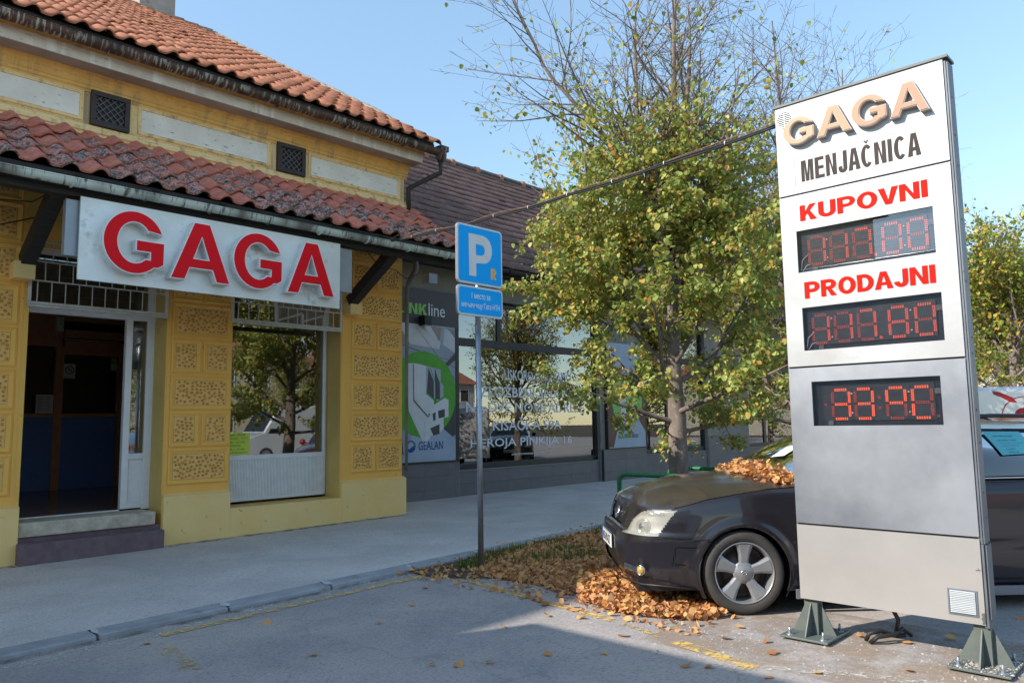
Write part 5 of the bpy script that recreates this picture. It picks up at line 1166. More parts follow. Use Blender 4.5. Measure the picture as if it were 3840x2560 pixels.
# ================================================================== CARS
def car_paint(name, c, dust=0, dustc=(.16, .13, .10)):
    m, nt, b = new_mat(name)
    ge = nt.nodes.new('ShaderNodeNewGeometry'); sx = nt.nodes.new('ShaderNodeSeparateXYZ'); nt.links.new(ge.outputs['Normal'], sx.inputs[0])
    up = N(nt, 'ShaderNodeMapRange'); up.inputs[1].default_value = .45; up.inputs[2].default_value = .95; up.inputs[3].default_value = .03; up.inputs[4].default_value = 1; nt.links.new(sx.outputs[2], up.inputs[0])
    nz = ramp(nt, noise(nt, 5, 6, .65), [(.3, .55), (.7, 1)])
    k = N(nt, 'ShaderNodeMath', operation='MULTIPLY'); nt.links.new(up.outputs[0], k.inputs[0]); nt.links.new(nz, k.inputs[1])
    k2 = N(nt, 'ShaderNodeMath', operation='MULTIPLY'); nt.links.new(k.outputs[0], k2.inputs[0]); k2.inputs[1].default_value = dust
    sp = ramp(nt, noise(nt, 90, 2, .5), [(.70, 0), (.76, .8)])
    col = mixc(nt, k2.outputs[0], c, dustc); 
    nt.links.new(col, b.inputs['Base Color']); b.inputs['Roughness'].default_value = .32; b.inputs['Metallic'].default_value = .25
    b.inputs['Coat Weight'].default_value = 1
    mr = N(nt, 'ShaderNodeMapRange'); mr.inputs[3].default_value = .05; mr.inputs[4].default_value = .30; nt.links.new(k2.outputs[0], mr.inputs[0]); nt.links.new(mr.outputs[0], b.inputs['Coat Roughness'])
    return m
M['tyre'] = mat('tyre_rubber', (.055, .050, .046), (.040, .037, .034), scale=12, rough=.8)
M['tread'] = mat('dusty_tread', (.16, .14, .12), (.10, .088, .075), scale=20, rough=.9)
M['alloy'] = mat('alloy_wheel', (.36, .36, .37), (.28, .28, .29), scale=6, rough=.42, metal=.5)
M['chrome'] = mat('chrome', (.75, .75, .77), (.6, .6, .62), rough=.12, metal=1)
M['disc'] = mat('brake_disc', (.16, .13, .11), (.10, .08, .07), rough=.5, metal=.6)
M['seam'] = mat('panel_gap', (.008, .008, .009), rough=.7)
M['cglass'] = glass_mat('car_glass', (.10, .125, .11), .14)
M['reflector'] = mat('headlamp_reflector', (.62, .60, .55), (.50, .48, .43), scale=6, rough=.28, metal=.6)
M['lampglass'] = mat('hazed_headlamp_glass', (.62, .60, .52), (.52, .50, .42), scale=6, rough=.12, coat=1)
M['lampglass'].node_tree.nodes['Principled BSDF'].inputs['Alpha'].default_value = .42
M['amber'] = mat('yellow_fog_glass', (.55, .32, .05), (.45, .26, .04), rough=.15, coat=1)
M['plate'] = mat('number_plate', (.70, .70, .70), (.64, .64, .64), rough=.4)
UF = [(.15, .80), (.21, .855), (.30, .905), (.42, .928), (.54, .930), (.600, .915), (.62, .862), (.70, .845), (.78, .815), (.84, .785)]
WT = [(.10, .80), (.2, .832), (.35, .850), (.56, .866), (.76, .856), (.90, .835), (.99, .80)]
ZSH = [(-3.9, .96), (-3, .995), (-1, .985), (-.5, .968), (-.24, .952), (.26, .880), (.51, .812), (.66, .800), (.95, .80)]
ZC = [(-3.9, .97), (-.6, 1.035), (-.35, 1.050), (-.07, 1.042), (.28, 1.005), (.50, .965), (.66, .920), (.74, .880), (.785, .845), (.82, .80)]
UR = [(.2, -3.66), (.4, -3.74), (.6, -3.76), (.9, -3.70), (1.0, -3.60)]
WZ = .312
def body_pt(kind, p, z, wheels=(0, -2.83)):
    uc, urc = .15, -3.05
    W_ = interp(z, WT)
    if kind == 'f':
        uf = interp(z, UF); u = uc+(uf-uc)*max(0, math.cos(p))**.625; v = W_*max(0, math.sin(p))**.5
    elif kind == 's': u, v = p, W_
    else:
        ur = interp(z, UR); u = urc+(ur-urc)*max(0, math.sin(p))**.7; v = W_*max(0, math.cos(p))**.55
    if v > .5:
        for wu in wheels:
            r = math.hypot(u-wu, z-WZ); v += .020*math.exp(-((r-.375)/.035)**2)+.006*math.exp(-((r-.47)/.08)**2)
        v -= .012*math.exp(-((z-.50)/.05)**2)*(1 if u < -.5 else 0)
    return u, v
def pt_seg(px, py, a, b):
    ax, ay = a; bx, by = b; dx, dy = bx-ax, by-ay; t = max(0, min(1, ((px-ax)*dx+(py-ay)*dy)/(dx*dx+dy*dy+1e-12)))
    return math.hypot(px-ax-dx*t, py-ay-dy*t)
def in_poly(x, y, p):
    c = False; j = len(p)-1
    for i in range(len(p)):
        if (p[i][1] > y) != (p[j][1] > y) and x < (p[j][0]-p[i][0])*(y-p[i][1])/(p[j][1]-p[i][1])+p[i][0]: c = not c
        j = i
    return c
LAMPD = [(.50, .605), (.525, .65), (.575, .715), (.635, .765), (.72, .792)]      # inner edge in (v, z)
LAMPU = [(.50, .795), (.555, .735), (.60, .675), (.635, .625), (.655, .592)]      # outer edge in (u, z)
def make_wheel(parent, u, side, detail, steer=0):
    """side +1 = left of the car"""
    v0 = side*.862; ax = (0, -side, 0); o = (u, v0, WZ+.004); R_ = .318
    g = G(); n = 56 if detail else 22
    g.lathe([(.232, .012), (.245, -.004), (.285, -.010), (.303, .0), (R_-.006, .018)], o, ax, n); g.lathe([(.245, .2), (R_-.01, .2)], o, ax, n)
    ty = g.build('tyre', M['tyre'], parent)
    g = G(); g.lathe([(R_-.006, .018), (R_, .035), (R_, .18), (R_-.01, .2)], o, ax, n); tr = g.build('tread', M['tread'], parent)
    if detail:
        g = G()
        for k in range(90):
            a = k*2*math.pi/90; c, s = math.cos(a), math.sin(a); c2, s2 = math.cos(a+.02), math.sin(a+.02)
            for h0, h1 in ((.022, .070),):
                q = [(u+(R_+.0012)*c, v0-side*h0, o[2]+(R_+.0012)*s), (u+(R_+.0012)*c2, v0-side*h0, o[2]+(R_+.0012)*s2), (u+(R_+.0012)*c2, v0-side*h1, o[2]+(R_+.0012)*s2), (u+(R_+.0012)*c, v0-side*h1, o[2]+(R_+.0012)*s)]
                g.add(q, [(0, 1, 2, 3)])
        g.build('tread_groove', M['seam'], tr, kind='stuff')
    g = G(); g.lathe([(.236, .006), (.232, .0), (.226, .002), (.221, .016), (.214, .060), (.205, .17)], o, ax, n)
    if not detail: g.lathe([(0, .03), (.21, .035)], o, ax, n)
    rim = g.build('rim', M['alloy'], parent)
    if detail:
        g = G(); g.lathe([(0, .10), (.155, .10), (.155, .115), (.2, .12)], o, ax, n); g.build('brake_disc', M['disc'], parent)
        g = G(); g.lathe([(.205, .17), (0, .17)], o, ax, n); g.build('wheel_back', M['seam'], parent)
        for k in range(5):
            a = R(90+72*k)+.05; g = G()
            def P(r, t, h): c, s = math.cos(a), math.sin(a); return (u+r*c-t*s, v0-side*h, o[2]+r*s+t*c)
            prof = [(.03, .034, .030), (.075, .036, .022), (.13, .042, .016), (.185, .058, .010), (.218, .070, .006)]
            top = []; bot = []
            for r, w, h in prof: top.append([P(r, -w, h+.010), P(r, -w*.62, h), P(r, w*.62, h), P(r, w, h+.010)]); bot.append([P(r, -w*.9, h+.05), P(r, w*.9, h+.05)])
            g.grid(top, 0, False); g.grid([[t[0], b_[0]] for t, b_ in zip(top, bot)], 0, False); g.grid([[b_[1], t[3]] for t, b_ in zip(top, bot)], 0, False)
            g.build('spoke', M['alloy'], rim)
        g = G(); g.lathe([(0, .014), (.034, .014), (.040, .018), (.075, .022), (.085, .034)], o, ax, 30); hub = g.build('hub', M['alloy'], rim)
        g = G(); c0 = (u, v0, o[2]); g.lathe([(.021, .0125), (.021, .010), (.017, .010), (.017, .0125)], c0, ax, 20); g.beam((u-.024, v0-side*.0115, c0[2]+.004), (u+.024, v0-side*.0115, c0[2]-.004), .002, .006, up=(0, 0, 1)); g.build('emblem', M['chrome'], hub)
        for k in range(5):
            a = R(54+72*k)+.05; g = G(); bx, bz = u+.056*math.cos(a), o[2]+.056*math.sin(a)
            g.lathe([(.0145, .0195), (.0125, .021), (.0125, .040), (0, .040)], (bx, v0, bz), ax, 12); nb_ = g.build('bolt_hole', M['seam'], hub)
            g = G(); g.lathe([(0, .026), (.008, .026), (.008, .04)], (bx, v0, bz), ax, 6, smooth=False); g.build('wheel_bolt', M['alloy'], hub)
def make_car(name, label, cat, pos, theta, paint, step=.06, detail=False, group=None, plate_txt=None, rails=True, glass=None):
    root = thing(name, label, cat, (0, 0, 0), group); glass = glass or M['cglass']
    ph = []; N0 = 400; prev = body_pt('f', 0, .6); acc = 0; ph.append(0.0)
    for i in range(1, N0+1):
        p = math.pi/2*i/N0; q = body_pt('f', p, .6); acc += math.hypot(q[0]-prev[0], q[1]-prev[1]); prev = q
        if acc >= step or i == N0: ph.append(p); acc = 0
    cols = [('f', p) for p in ph]; ns_ = int(3.2/step); cols += [('s', .15-3.2*i/ns_) for i in range(1, ns_+1)]
    nr = max(5, int(1.4/max(step, .05))); cols += [('r', math.pi/2*i/nr) for i in range(1, nr+1)]
    nlow = max(8, int(.72/step)); ntop = max(6, int(.55/max(step, .03)))
    grid_ = []
    for kd, p in cols:
        row = []; u0, v0 = body_pt(kd, p, .80); zs = interp(u0, ZSH)+(max(0, 1-(v0/.85)**2)*.018 if kd == 'f' else 0)
        zb = .175 if u0 < .3 else .175+.045*min(1, (u0-.3)/.15)
        for j in range(nlow+1):
            z = lerp(zb, zs, j/nlow); u, v = body_pt(kd, p, z)
            if j > nlow-3: v -= .004*(j-nlow+3)
            row.append((u, v, z))
        uo, vo, _ = row[-1]
        if kd == 'f':
            s = p/(math.pi/2); us = lerp(interp(zs, UF), .15, s*s)
        elif kd == 's': us = uo
        else: us = lerp(-3.05, interp(zs, UR), math.sin(p)**2)
        for j in range(1, ntop+1):
            t = j/ntop; u = lerp(uo, us, t); v = vo*(1-t); z = lerp(zs, max(interp(us, ZC), zs), 1-(1-t)**2.1)
            row.append((u, v, z))
        grid_.append(row)
    # regions on the outer skin
    nc, nrow = len(grid_), nlow+ntop+1
    seams = [[(.665, .590), (.52, .574), (.22, .566)], [(.37, .515), (.52, .512), (.548, .385), (.46, .378)], [(-.66, .18), (-.64, .6), (-.60, .94)], [(-1.70, .18), (-1.68, .97)], [(-2.62, .62), (-2.60, .97)], [(-.66, .23), (-2.3, .23)]]
    if not detail: seams = seams[2:5]
    skin = {'body': [], 'seam': [], 'lamp': [], 'grille': [], 'intake': []}
    for i in range(nc-1):
        for j in range(nrow-1):
            q = [grid_[i][j], grid_[i+1][j], grid_[i+1][j+1], grid_[i][j+1]]; cu, cv, cz = (sum(a[k] for a in q)/4 for k in range(3))
            if j < nlow and cv > .5 and (math.hypot(cu, cz-WZ) < .352 or math.hypot(cu+2.83, cz-WZ) < .352): continue
            r = 'body'
            if j < nlow:
                low = cz < .8 and cu > .3
                vin = interp(cz, [(z, v) for v, z in LAMPD]); uout = interp(cz, sorted((z, u) for u, z in LAMPU))
                if .597 < cz < .797 and cu > .45 and cv > vin and (cu > uout) and cz > .597: r = 'lamp'
                elif cu > .7 and cv < .33-.10*max(0, (.70-cz)/.1) and .635 < cz < .775: r = 'grille'
                elif cu > .6 and cv < .36 and .24 < cz < .42: r = 'intake'
                elif cu > .5 and .598 < cz < .598+step*1.05 and cv < .66 and detail: r = 'seam'
                elif cv > .5:
                    for sl_ in seams:
                        if any(pt_seg(cu, cz, a, b) < max(.0065, step*.52) for a, b in zip(sl_, sl_[1:])): r = 'seam'
                if detail and j == nlow-1 and cu < .52 and cu > -.65: r = 'seam'
            skin[r].append((i, j))
    def emit(name, cells, m, off=0, parent=root, smooth=True, col=None):
        if not cells: return None
        for sd in (1,):
            idx = {}; g = G(); fs = []
            def vid(i, j, s):
                k = (i, j, s)
                if k not in idx:
                    u, v, z = grid_[i][j]
                    if j <= nlow and v > .5:
                        for wu in (0, -2.83):
                            d = math.hypot(u-wu, z-WZ)
                            if abs(d-.352) < step*.85: u, z = wu+(u-wu)*.352/d, WZ+(z-WZ)*.352/d
                    if off:
                        a = Vector(grid_[min(i+1, nc-1)][j])-Vector(grid_[max(i-1, 0)][j]); b_ = Vector(grid_[i][min(j+1, nrow-1)])-Vector(grid_[i][max(j-1, 0)])
                        n_ = a.cross(b_)
                        if n_.length > 1e-9:
                            n_.normalize(); n_ = n_ if (n_.x*(u+1.5)*.1+n_.y*v*1+n_.z*.2) > 0 else -n_
                            u, v, z = u+n_.x*off, v+n_.y*off, z+n_.z*off
                    idx[k] = len(g.v); g.v.append((u, v*s, z))
                return idx[k]
            for i, j in cells:
                for s in (1, -1):
                    f = [vid(i, j, s), vid(i+1, j, s), vid(i+1, j+1, s), vid(i, j+1, s)]
                    if s < 0: f = f[::-1]
                    g.f.append(tuple(f)); g.m.append(0); g.sm.append(smooth)
            o = g.build(name, m, parent)
            for mn in ('weld',):
                w = o.modifiers.new('weld', 'WELD'); w.merge_threshold = .0008
        return o
    bd = emit('body', skin['body'], paint); emit('panel_gap', skin['seam'], M['seam'], -.006, bd)
    emit('radiator_grille', skin['grille'], M['black'], -.022, bd); emit('air_intake', skin['intake'], M['black'], -.02, bd)
    # headlamps: left and right each an object
    for s in (1, -1):
        for nm, off, mm, par in (('headlight', -.030, M['reflector'], root), ('headlight_glass', .003, M['lampglass'], 'last')):
            idx = {}; g = G()
            for i, j in skin['lamp']:
                f = []
                for a, b_ in ((i, j), (i+1, j), (i+1, j+1), (i, j+1)):
                    if (a, b_) not in idx:
                        u, v, z = grid_[a][b_]; n_ = Vector((.75, .66, .1)).normalized(); d = off if nm == 'headlight_glass' else off-.02*math.sin((z-.6)*15)*math.sin(v*9)
                        idx[(a, b_)] = len(g.v); g.v.append((u+n_.x*d, (v+n_.y*d)*s, z+n_.z*d))
                    f.append(idx[(a, b_)])
                g.f.append(tuple(f if s > 0 else f[::-1])); g.m.append(0); g.sm.append(True)
            if not g.v: continue
            lo = g.build(nm, mm, root if par == root else last); last = lo
        if detail:
            hl = last.parent
            g = G(); g.lathe([(0, .035), (.03, .028), (.048, .012), (.05, 0)], (.735, s*.66, .655), (.72, s*.66, .1), 20); g.build('projector_lens', mat('projector_lens_%d' % (s+1), (.30, .30, .28), rough=.08, metal=.5, coat=1), hl)
            g = G(); g.lathe([(.052, .004), (.062, .018), (.066, .0)], (.735, s*.66, .655), (.72, s*.66, .1), 20); g.tube([(.77, s*.55, .74), (.70, s*.68, .755), (.60, s*.76, .765)], .014, 8); g.build('lamp_trim', M['chrome'], hl)
    if detail:      # grille bars, badge, plate, fog lamps, washers
        gr = [c for c in bd.children if c.name.startswith('radiator_grille')][0]
        for z in (.675, .715, .752):
            pts = [(.80+(.75-z)*.35-.9*(v*v)*.30, v, z) for v in (-.31, -.2, -.1, 0, .1, .2, .31)]; g = G(); g.tube(pts, .008, 6); g.build('grille_bar', M['dark'], gr)
        g = G(); g.lathe([(.058, 0), (.058, .012), (.046, .012), (.046, 0)], (.835, 0, .70), (1, 0, .25), 32); g.beam((.850, -.085, .712), (.850, .01, .704), .008, .020, up=(0, 0, 1)); g.beam((.850, .085, .690), (.850, -.01, .698), .008, .020, up=(0, 0, 1)); g.build('badge', M['chrome'], bd)
        g = G(); g.box(.936, .946, -.26, .26, .428, .542); pl = g.build('number_plate', M['plate'], bd, bevel=.004)
        g = G(); g.box(.9462, .947, -.26, .26, .428, .432); g.box(.9462, .947, -.26, .26, .538, .542); g.build('plate_frame', M['black'], pl)
        g = G(); g.box(.9462, .9472, -.255, -.215, .433, .537); g.build('blue_band', mat('plate_blue', (.01, .12, .5)), pl)
        g = G(); put(g, text2d('NS 619-OZ', w=.40, h=.078, bold=.02), lambda x, y, z=0: (.9478+z, -.195+x, .448+y)); g.build('plate_text', M['black'], pl)
        for s in (1, -1):
            g = G(); g.beam((.872, s*.56, .342), (.795, s*.74, .334), .05, .052); g.build('fog_lamp', M['chrome'], bd, bevel=.012)
            g = G(); g.lathe([(0, .012), (.025, .010), (.031, 0)], (.790, s*.755, .333), (.62, s*.78, 0), 20); g.build('fog_lens', M['amber'], bd)
            g = G(); g.lathe([(.031, .004), (.037, .010), (.040, 0)], (.790, s*.755, .333), (.62, s*.78, 0), 20); g.build('fog_ring', M['chrome'], bd)
        g = G(); g.box(.30, .52, .868, .874, .20, .215) if False else g.tube([(.885, -.45, .222), (.90, 0, .215), (.885, .45, .222), (.78, .74, .224), (.60, .838, .222), (.38, .85, .20)], .007, 6); g.build('lower_lip', M['dark'], bd)
        g = G(); g.beam((-.39, .868, .155), (-2.45, .868, .155), .02, .07, up=(0, 0, 1)); g.beam((-.39, -.868, .155), (-2.45, -.868, .155), .02, .07, up=(0, 0, 1)); g.build('sill_strip', mat('sill_silver', (.24, .25, .29), (.2, .21, .25), rough=.4, metal=.3), bd)
    else:
        g = G(); g.box(.935, .942, -.26, .26, .40, .51); g.build('number_plate', M['plate'], bd)
        g = G(); g.box(-3.79, -3.77, -.26, .26, .55, .66); g.build('number_plate', M['plate'], bd)
        for s in (1, -1):
            g = G(); g.box(-3.74, -3.66, min(s*.62, s*.80), max(s*.62, s*.80), .72, .95); g.build('tail_lamp', mat('tail_red_%s_%d' % (name, s+1), (.35, .01, .01), rough=.15), bd)
    for wu in (0, -2.83):
        for s in (1, -1):
            g = G(); n = 28; rows = []
            for k in range(n+1):
                a = R(-30)+R(240)*k/n; c, sn = math.cos(a), math.sin(a); rows.append([(wu+r*c, s*v, WZ+r*sn) for r, v in ((.352, .872), (.362, .868), (.372, .84), (.375, .55), (.0, .55))])
            g.grid(rows, 0, True); g.build('wheel_arch', M['black'], bd)
            w = bpy.data.objects.new('wheel', None); COL.objects.link(w); w.parent = root
            make_wheel(w, wu, s, detail and s > 0)
    g = G(); g.box(-3.6, .8, -.7, .7, .16, .40); g.box(-3.5, .6, -.55, .55, .4, .8); g.build('underbody', M['black'], root)
    # greenhouse
    BC = [(-.20, 0, 1.035), (-.225, .25, 1.03), (-.29, .48, 1.01), (-.40, .66, .985), (-.50, .735, .975), (-1.0, .785, .990), (-1.7, .80, .997), (-2.6, .79, 1.01), (-3.2, .75, 1.02), (-3.45, .60, 1.02), (-3.52, .3, 1.02), (-3.54, 0, 1.02)]
    TC_ = [(-1.00, 0, 1.405), (-1.01, .22, 1.402), (-1.04, .40, 1.392), (-1.09, .51, 1.378), (-1.16, .56, 1.365), (-1.45, .595, 1.385), (-1.9, .61, 1.395), (-2.6, .60, 1.385), (-3.0, .575, 1.37), (-3.25, .47, 1.36), (-3.33, .25, 1.36), (-3.35, 0, 1.36)]
    def rail(tab, x):
        i = min(int(x), len(tab)-2); t = x-i; p = [Vector(tab[max(0, min(len(tab)-1, i+k))]) for k in (-1, 0, 1, 2)]
        if i == 0: p[0] = Vector((tab[1][0], -tab[1][1], tab[1][2]))
        if i == len(tab)-2: p[3] = Vector((tab[-2][0], -tab[-2][1], tab[-2][2]))
        return .5*((2*p[1])+(-p[0]+p[2])*t+(2*p[0]-5*p[1]+4*p[2]-p[3])*t*t+(-p[0]+3*p[1]-3*p[2]+p[3])*t**3)
    def gh(x, t, off=0):
        b_, tp = rail(BC, x), rail(TC_, x); p = b_.lerp(tp, t); o_ = Vector((1 if x < 4 else 0, 0 if x < 4 else 1, .25)); bul = .035*math.sin(math.pi*t)+off
        n_ = (Vector((.55, .25*min(1, x/3), .8)) if x < 4.2 else (Vector((0, 1, .35)) if x < 8.3 else Vector((-1, .1, .3)))).normalized()
        return p+n_*bul
    def patch(name, x0, x1, t0, t1, m, par, off=0, nx=16, nt_=8, mirror=True):
        for s in ((1, -1) if mirror else (1,)):
            g = G(); g.grid([[(p.x, p.y*s, p.z) for p in [gh(lerp(x0, x1, a/nx), lerp(t0, t1, b_/nt_), off) for b_ in range(nt_+1)]] for a in range(nx+1)], 0, True)
            o = g.build(name, m, par)
        return o
    g = G(); rows = []
    for a in range(-24, 25):
        x = abs(a)/24*3.62; rows.append([((p := gh(x, t/8)).x, p.y*(1 if a >= 0 else -1), p.z) for t in range(9)])
    g.grid(rows, 0, True); wsn = g.build('windscreen', glass, root)
    pil = patch('pillar', 3.6, 8.4, 0, 1, M['black'], root, -.012, 40)
    if not detail or True:
        patch('pillar', 3.60, 4.35, 0, 1, paint, root, .004, 6)
    for x0, x1 in ((4.42, 5.85), (6.08, 6.98), (7.14, 8.1)): patch('side_window', x0, x1, .04, .90, glass, root, .003, 14)
    patch('rear_pillar', 8.15, 9.4, 0, 1, paint, root, 0.001, 8)
    g = G(); rows = []
    for a in range(-14, 15):
        x = 11-abs(a)/14*1.7; rows.append([((p := gh(x, t/6)).x, p.y*(1 if a >= 0 else -1), p.z) for t in range(7)])
    g.grid(rows, 0, True); g.build('rear_window', glass, root)
    g = G()
    for s in (1, -1):
        rows = []
        for a in range(45):
            x = 11*a/44; p = gh(x, 1, 0); xm = (p.x+2.15)*.82-2.15
            rows.append([(lerp(p.x, xm, t)*1.0, p.y*(1-t)*s, p.z+(.075)*(1-(1-t)**2)*(1 if 1 else 0)) for t in (0, .06, .14, .3, .5, .75, 1)])
        g.grid(rows, 0, True)
    rf = g.build('roof', paint, root)
    if rails:
        for s in (1, -1):
            g = G(); g.tube([(-1.35, s*.60, 1.40), (-1.5, s*.60, 1.485), (-2.2, s*.605, 1.50), (-2.9, s*.60, 1.485), (-3.05, s*.59, 1.40)], .016, 8); g.build('roof_rail', M['dark'], root)
    g = G(); g.tube([(-.5, .80, .988), (-1.2, .815, 1.0), (-2.2, .82, 1.008), (-3.1, .79, 1.02)], .006, 6); g.tube([(-.5, -.80, .988), (-1.2, -.815, 1.0), (-2.2, -.82, 1.008), (-3.1, -.79, 1.02)], .006, 6); g.build('window_trim', M['chrome'], root)
    g = G(); g.box(-3.4, -.8, -.6, .6, .8, .95); 
    for y in (-.35, .35):
        for x in (-1.55, -2.45): g.box(x-.12, x+.05, y-.22, y+.22, .9, 1.28)
    g.build('seats', mat('car_seat_'+name, (.05, .05, .055)), root)
    for s in (1, -1):
        g = G(); g.lathe([(0, .05), (.06, .04), (.085, 0), (.07, -.05), (0, -.06)], (-.72, s*.93, 1.03), (1, 0, 0), 14); g.beam((-.72, s*.80, 1.0), (-.72, s*.9, 1.02), .05, .03); g.build('wing_mirror', paint, root)
    root.location = pos; root.rotation_euler = (0, 0, theta+math.pi/2); OFF[root.name] = Vector(pos)
    return root, gh
PK = car_paint('black_plum_paint', (.016, .013, .018), dust=.42, dustc=(.15, .115, .085))
car, GH = make_car('parked_car', 'dark parked estate car nosing towards the pavement with dry leaves heaped on its windscreen', 'car', (6.20, 3.52, -.035), R(45), PK, step=.0118, detail=True)
MC = Matrix.Translation((6.20, 3.52, -.035)) @ Matrix.Rotation(R(135), 4, 'Z')
# for-sale sheet in the side window
sn = thing('for_sale_sheet', 'turquoise for sale sheet with printed lines inside the side window of the dark car', 'notice', (0, 0, 0))
g = G()
def onwin(u, z, d=0): t = (z-1.0)/.40; return (u, lerp(.80, .61, t)-.010+d+.030*math.sin(math.pi*t), z)
P4 = [(-2.065, 1.372), (-2.375, 1.366), (-2.43, 1.195), (-2.15, 1.182)]
def shp(a, b): return (lerp(lerp(P4[0][0], P4[1][0], a), lerp(P4[3][0], P4[2][0], a), b), lerp(lerp(P4[0][1], P4[1][1], a), lerp(P4[3][1], P4[2][1], a), b))
g.grid([[onwin(*shp(a/6, b/6), .036) for b in range(7)] for a in range(7)], 0, True)
g.build('sheet', mat('turquoise_paper', (.12, .50, .56), (.11, .46, .52), rough=.7), sn)
g = G()
for i, (t_, w, h, x) in enumerate((('NA PRODAJU', .52, .085, .2), ('OPEL VEKTRA 1.9 DIZEL', .52, .055, .2), ('2006 godiste, redovno odrzavan, garaziran', .66, .035, .2), ('Registrovan do kraja juna 2020', .5, .045, .2), ('Cena: 1800 €', .26, .06, .24), ('063 78 10 642', .30, .06, .25))):
    vs, fs = text2d(t_, w=w, h=h, res=1); y0 = [.17, .36, .50, .60, .74, .87][i]
    g.add([onwin(*shp(x+a, y0-b+h), .0385) for a, b, c in vs], fs)
g.build('lettering', mat('print_dark', (.03, .06, .10)), sn)
sn.location = (6.20, 3.52, -.035); sn.rotation_euler = (0, 0, R(135))
# paper tucked under the wiper, wiper, leaf heap
wp = thing('paper_under_wiper', 'small white paper lying on the windscreen of the dark car beside the totem', 'notice', (0, 0, 0))
g = G(); q = [GH(x, t, .012) for x, t in ((1.2, .30), (1.75, .36), (1.65, .62), (1.1, .5))]; g.add([tuple(p) for p in q], [(0, 1, 2, 3)]); g.build('sheet', M['paper'], wp); wp.location = (6.20, 3.52, -.035); wp.rotation_euler = (0, 0, R(135))
g = G(); p = [GH(3.2, .02, .02), GH(2.6, .10, .02), GH(1.9, .14, .015)]; g.tube([tuple(x) for x in p], .012, 6); q = [Vector(p[1]), GH(2.0, .26, .02)]
wo_ = g.build('wiper', M['black'], None); wo_.parent = car
g = G(); rl = random.Random(77); n = 0
while n < 950:
    s = rl.choice((1, 1, -1)); x = rl.uniform(0, 3.9); t = abs(rl.gauss(0, .10)); 
    lim = .26 if x < 2.0 and s > 0 else (.22 if s < 0 else .26-.12*(x-2.0))
    if t > lim: continue
    p = GH(x, t, .010+rl.uniform(0, .028)*(1-t/lim)); p = Vector((p.x, p.y*s, p.z))
    if rl.random() < .25: p = p+Vector((rl.uniform(.02, .12), 0, -.01))
    if p.x < .55: pass
    leaf_geo(g, tuple(MC @ p), rl.uniform(.028, .055), rl, .55); n += 1
tag(g.build('leaf_heap', M['dry'], kind='stuff'))
# ================================================================== RAILS
for X, Y0, Y1, lab in ((7.5, 5.47, 3.95, 'green painted tube hoop rail just behind the bonnet of the dark car'), (9.45, 6.02, 4.4, 'green painted tube hoop rail beyond the tree trunk')):
    t = thing('hoop_rail', lab, 'rail', (X, Y0, zg(X)-.02), 'green hoop rails along the parking bays'); r = .028; h = .80 if X > 8 else .84
    def hoop(Ya, Yb):
        p = [(X, Ya, -.05), (X, Ya, h-.10)]; p += [(X, Ya-.10*(1-math.cos(R(a))), h-.10+.10*math.sin(R(a))) for a in (22, 45, 67, 90)]
        p += [(X, Yb+.10*(1-math.cos(R(a))), h-.10+.10*math.sin(R(a))) for a in (90, 67, 45, 22)]; p += [(X, Yb, h-.10), (X, Yb, -.05)]; return p
    g = G(); g.tube(hoop(Y0, Y1), r, 14); g.build('hoop', M['green_rail'], t)
# ================================================================== TREES
BARK = mat('lime_bark', (.25, .20, .17), (.14, .11, .095), scale=9, stretch=(1, 1, .35), rough=.9, bump=.6, bscale=30, spots=(.32, .29, .25), sscale=12, slo=.6, shi=.7)
TWIG = mat('twig_bark', (.17, .10, .08), (.10, .065, .055), scale=12, rough=.85)
LEAF = leaf_mat('lime_leaves', [(0, (.20, .28, .06)), (.25, (.30, .38, .09)), (.5, (.41, .46, .13)), (.68, (.52, .52, .15)), (.84, (.58, .50, .12)), (.95, (.70, .43, .10)), (1, (.60, .30, .09))], .38, .38)
LEAFY = leaf_mat('lime_leaves_yellowing', [(0, (.15, .24, .03)), (.3, (.25, .34, .05)), (.55, (.40, .43, .07)), (.75, (.56, .48, .08)), (.9, (.66, .42, .07)), (1, (.58, .30, .07))], .38, .4)
def tree_leaf(g, p, s, rnd):
    a = rnd.uniform(0, 6.283); m = Matrix.Rotation(a, 3, 'Z') @ Matrix.Rotation(rnd.uniform(.25, 1.35), 3, 'X') @ Matrix.Rotation(rnd.gauss(0, .45), 3, 'Y')
    f = rnd.uniform(.05, .5); c = rnd.uniform(-.25, .45)
    pts = [(0, .12, 0), (.40, -.02, f*.4), (.46, -.42, f*.46+c*.2), (.22, -.82, f*.2+c*.5), (0, -1.0, c*.8), (-.22, -.82, f*.2+c*.5), (-.46, -.42, f*.46+c*.2), (-.40, -.02, f*.4), (0, -.45, c*.15)]
    v = [Vector(p)+m @ (Vector(q)*s) for q in pts]
    g.add(v, [(8, i, (i+1) % 8) for i in range(8)], 0, True)
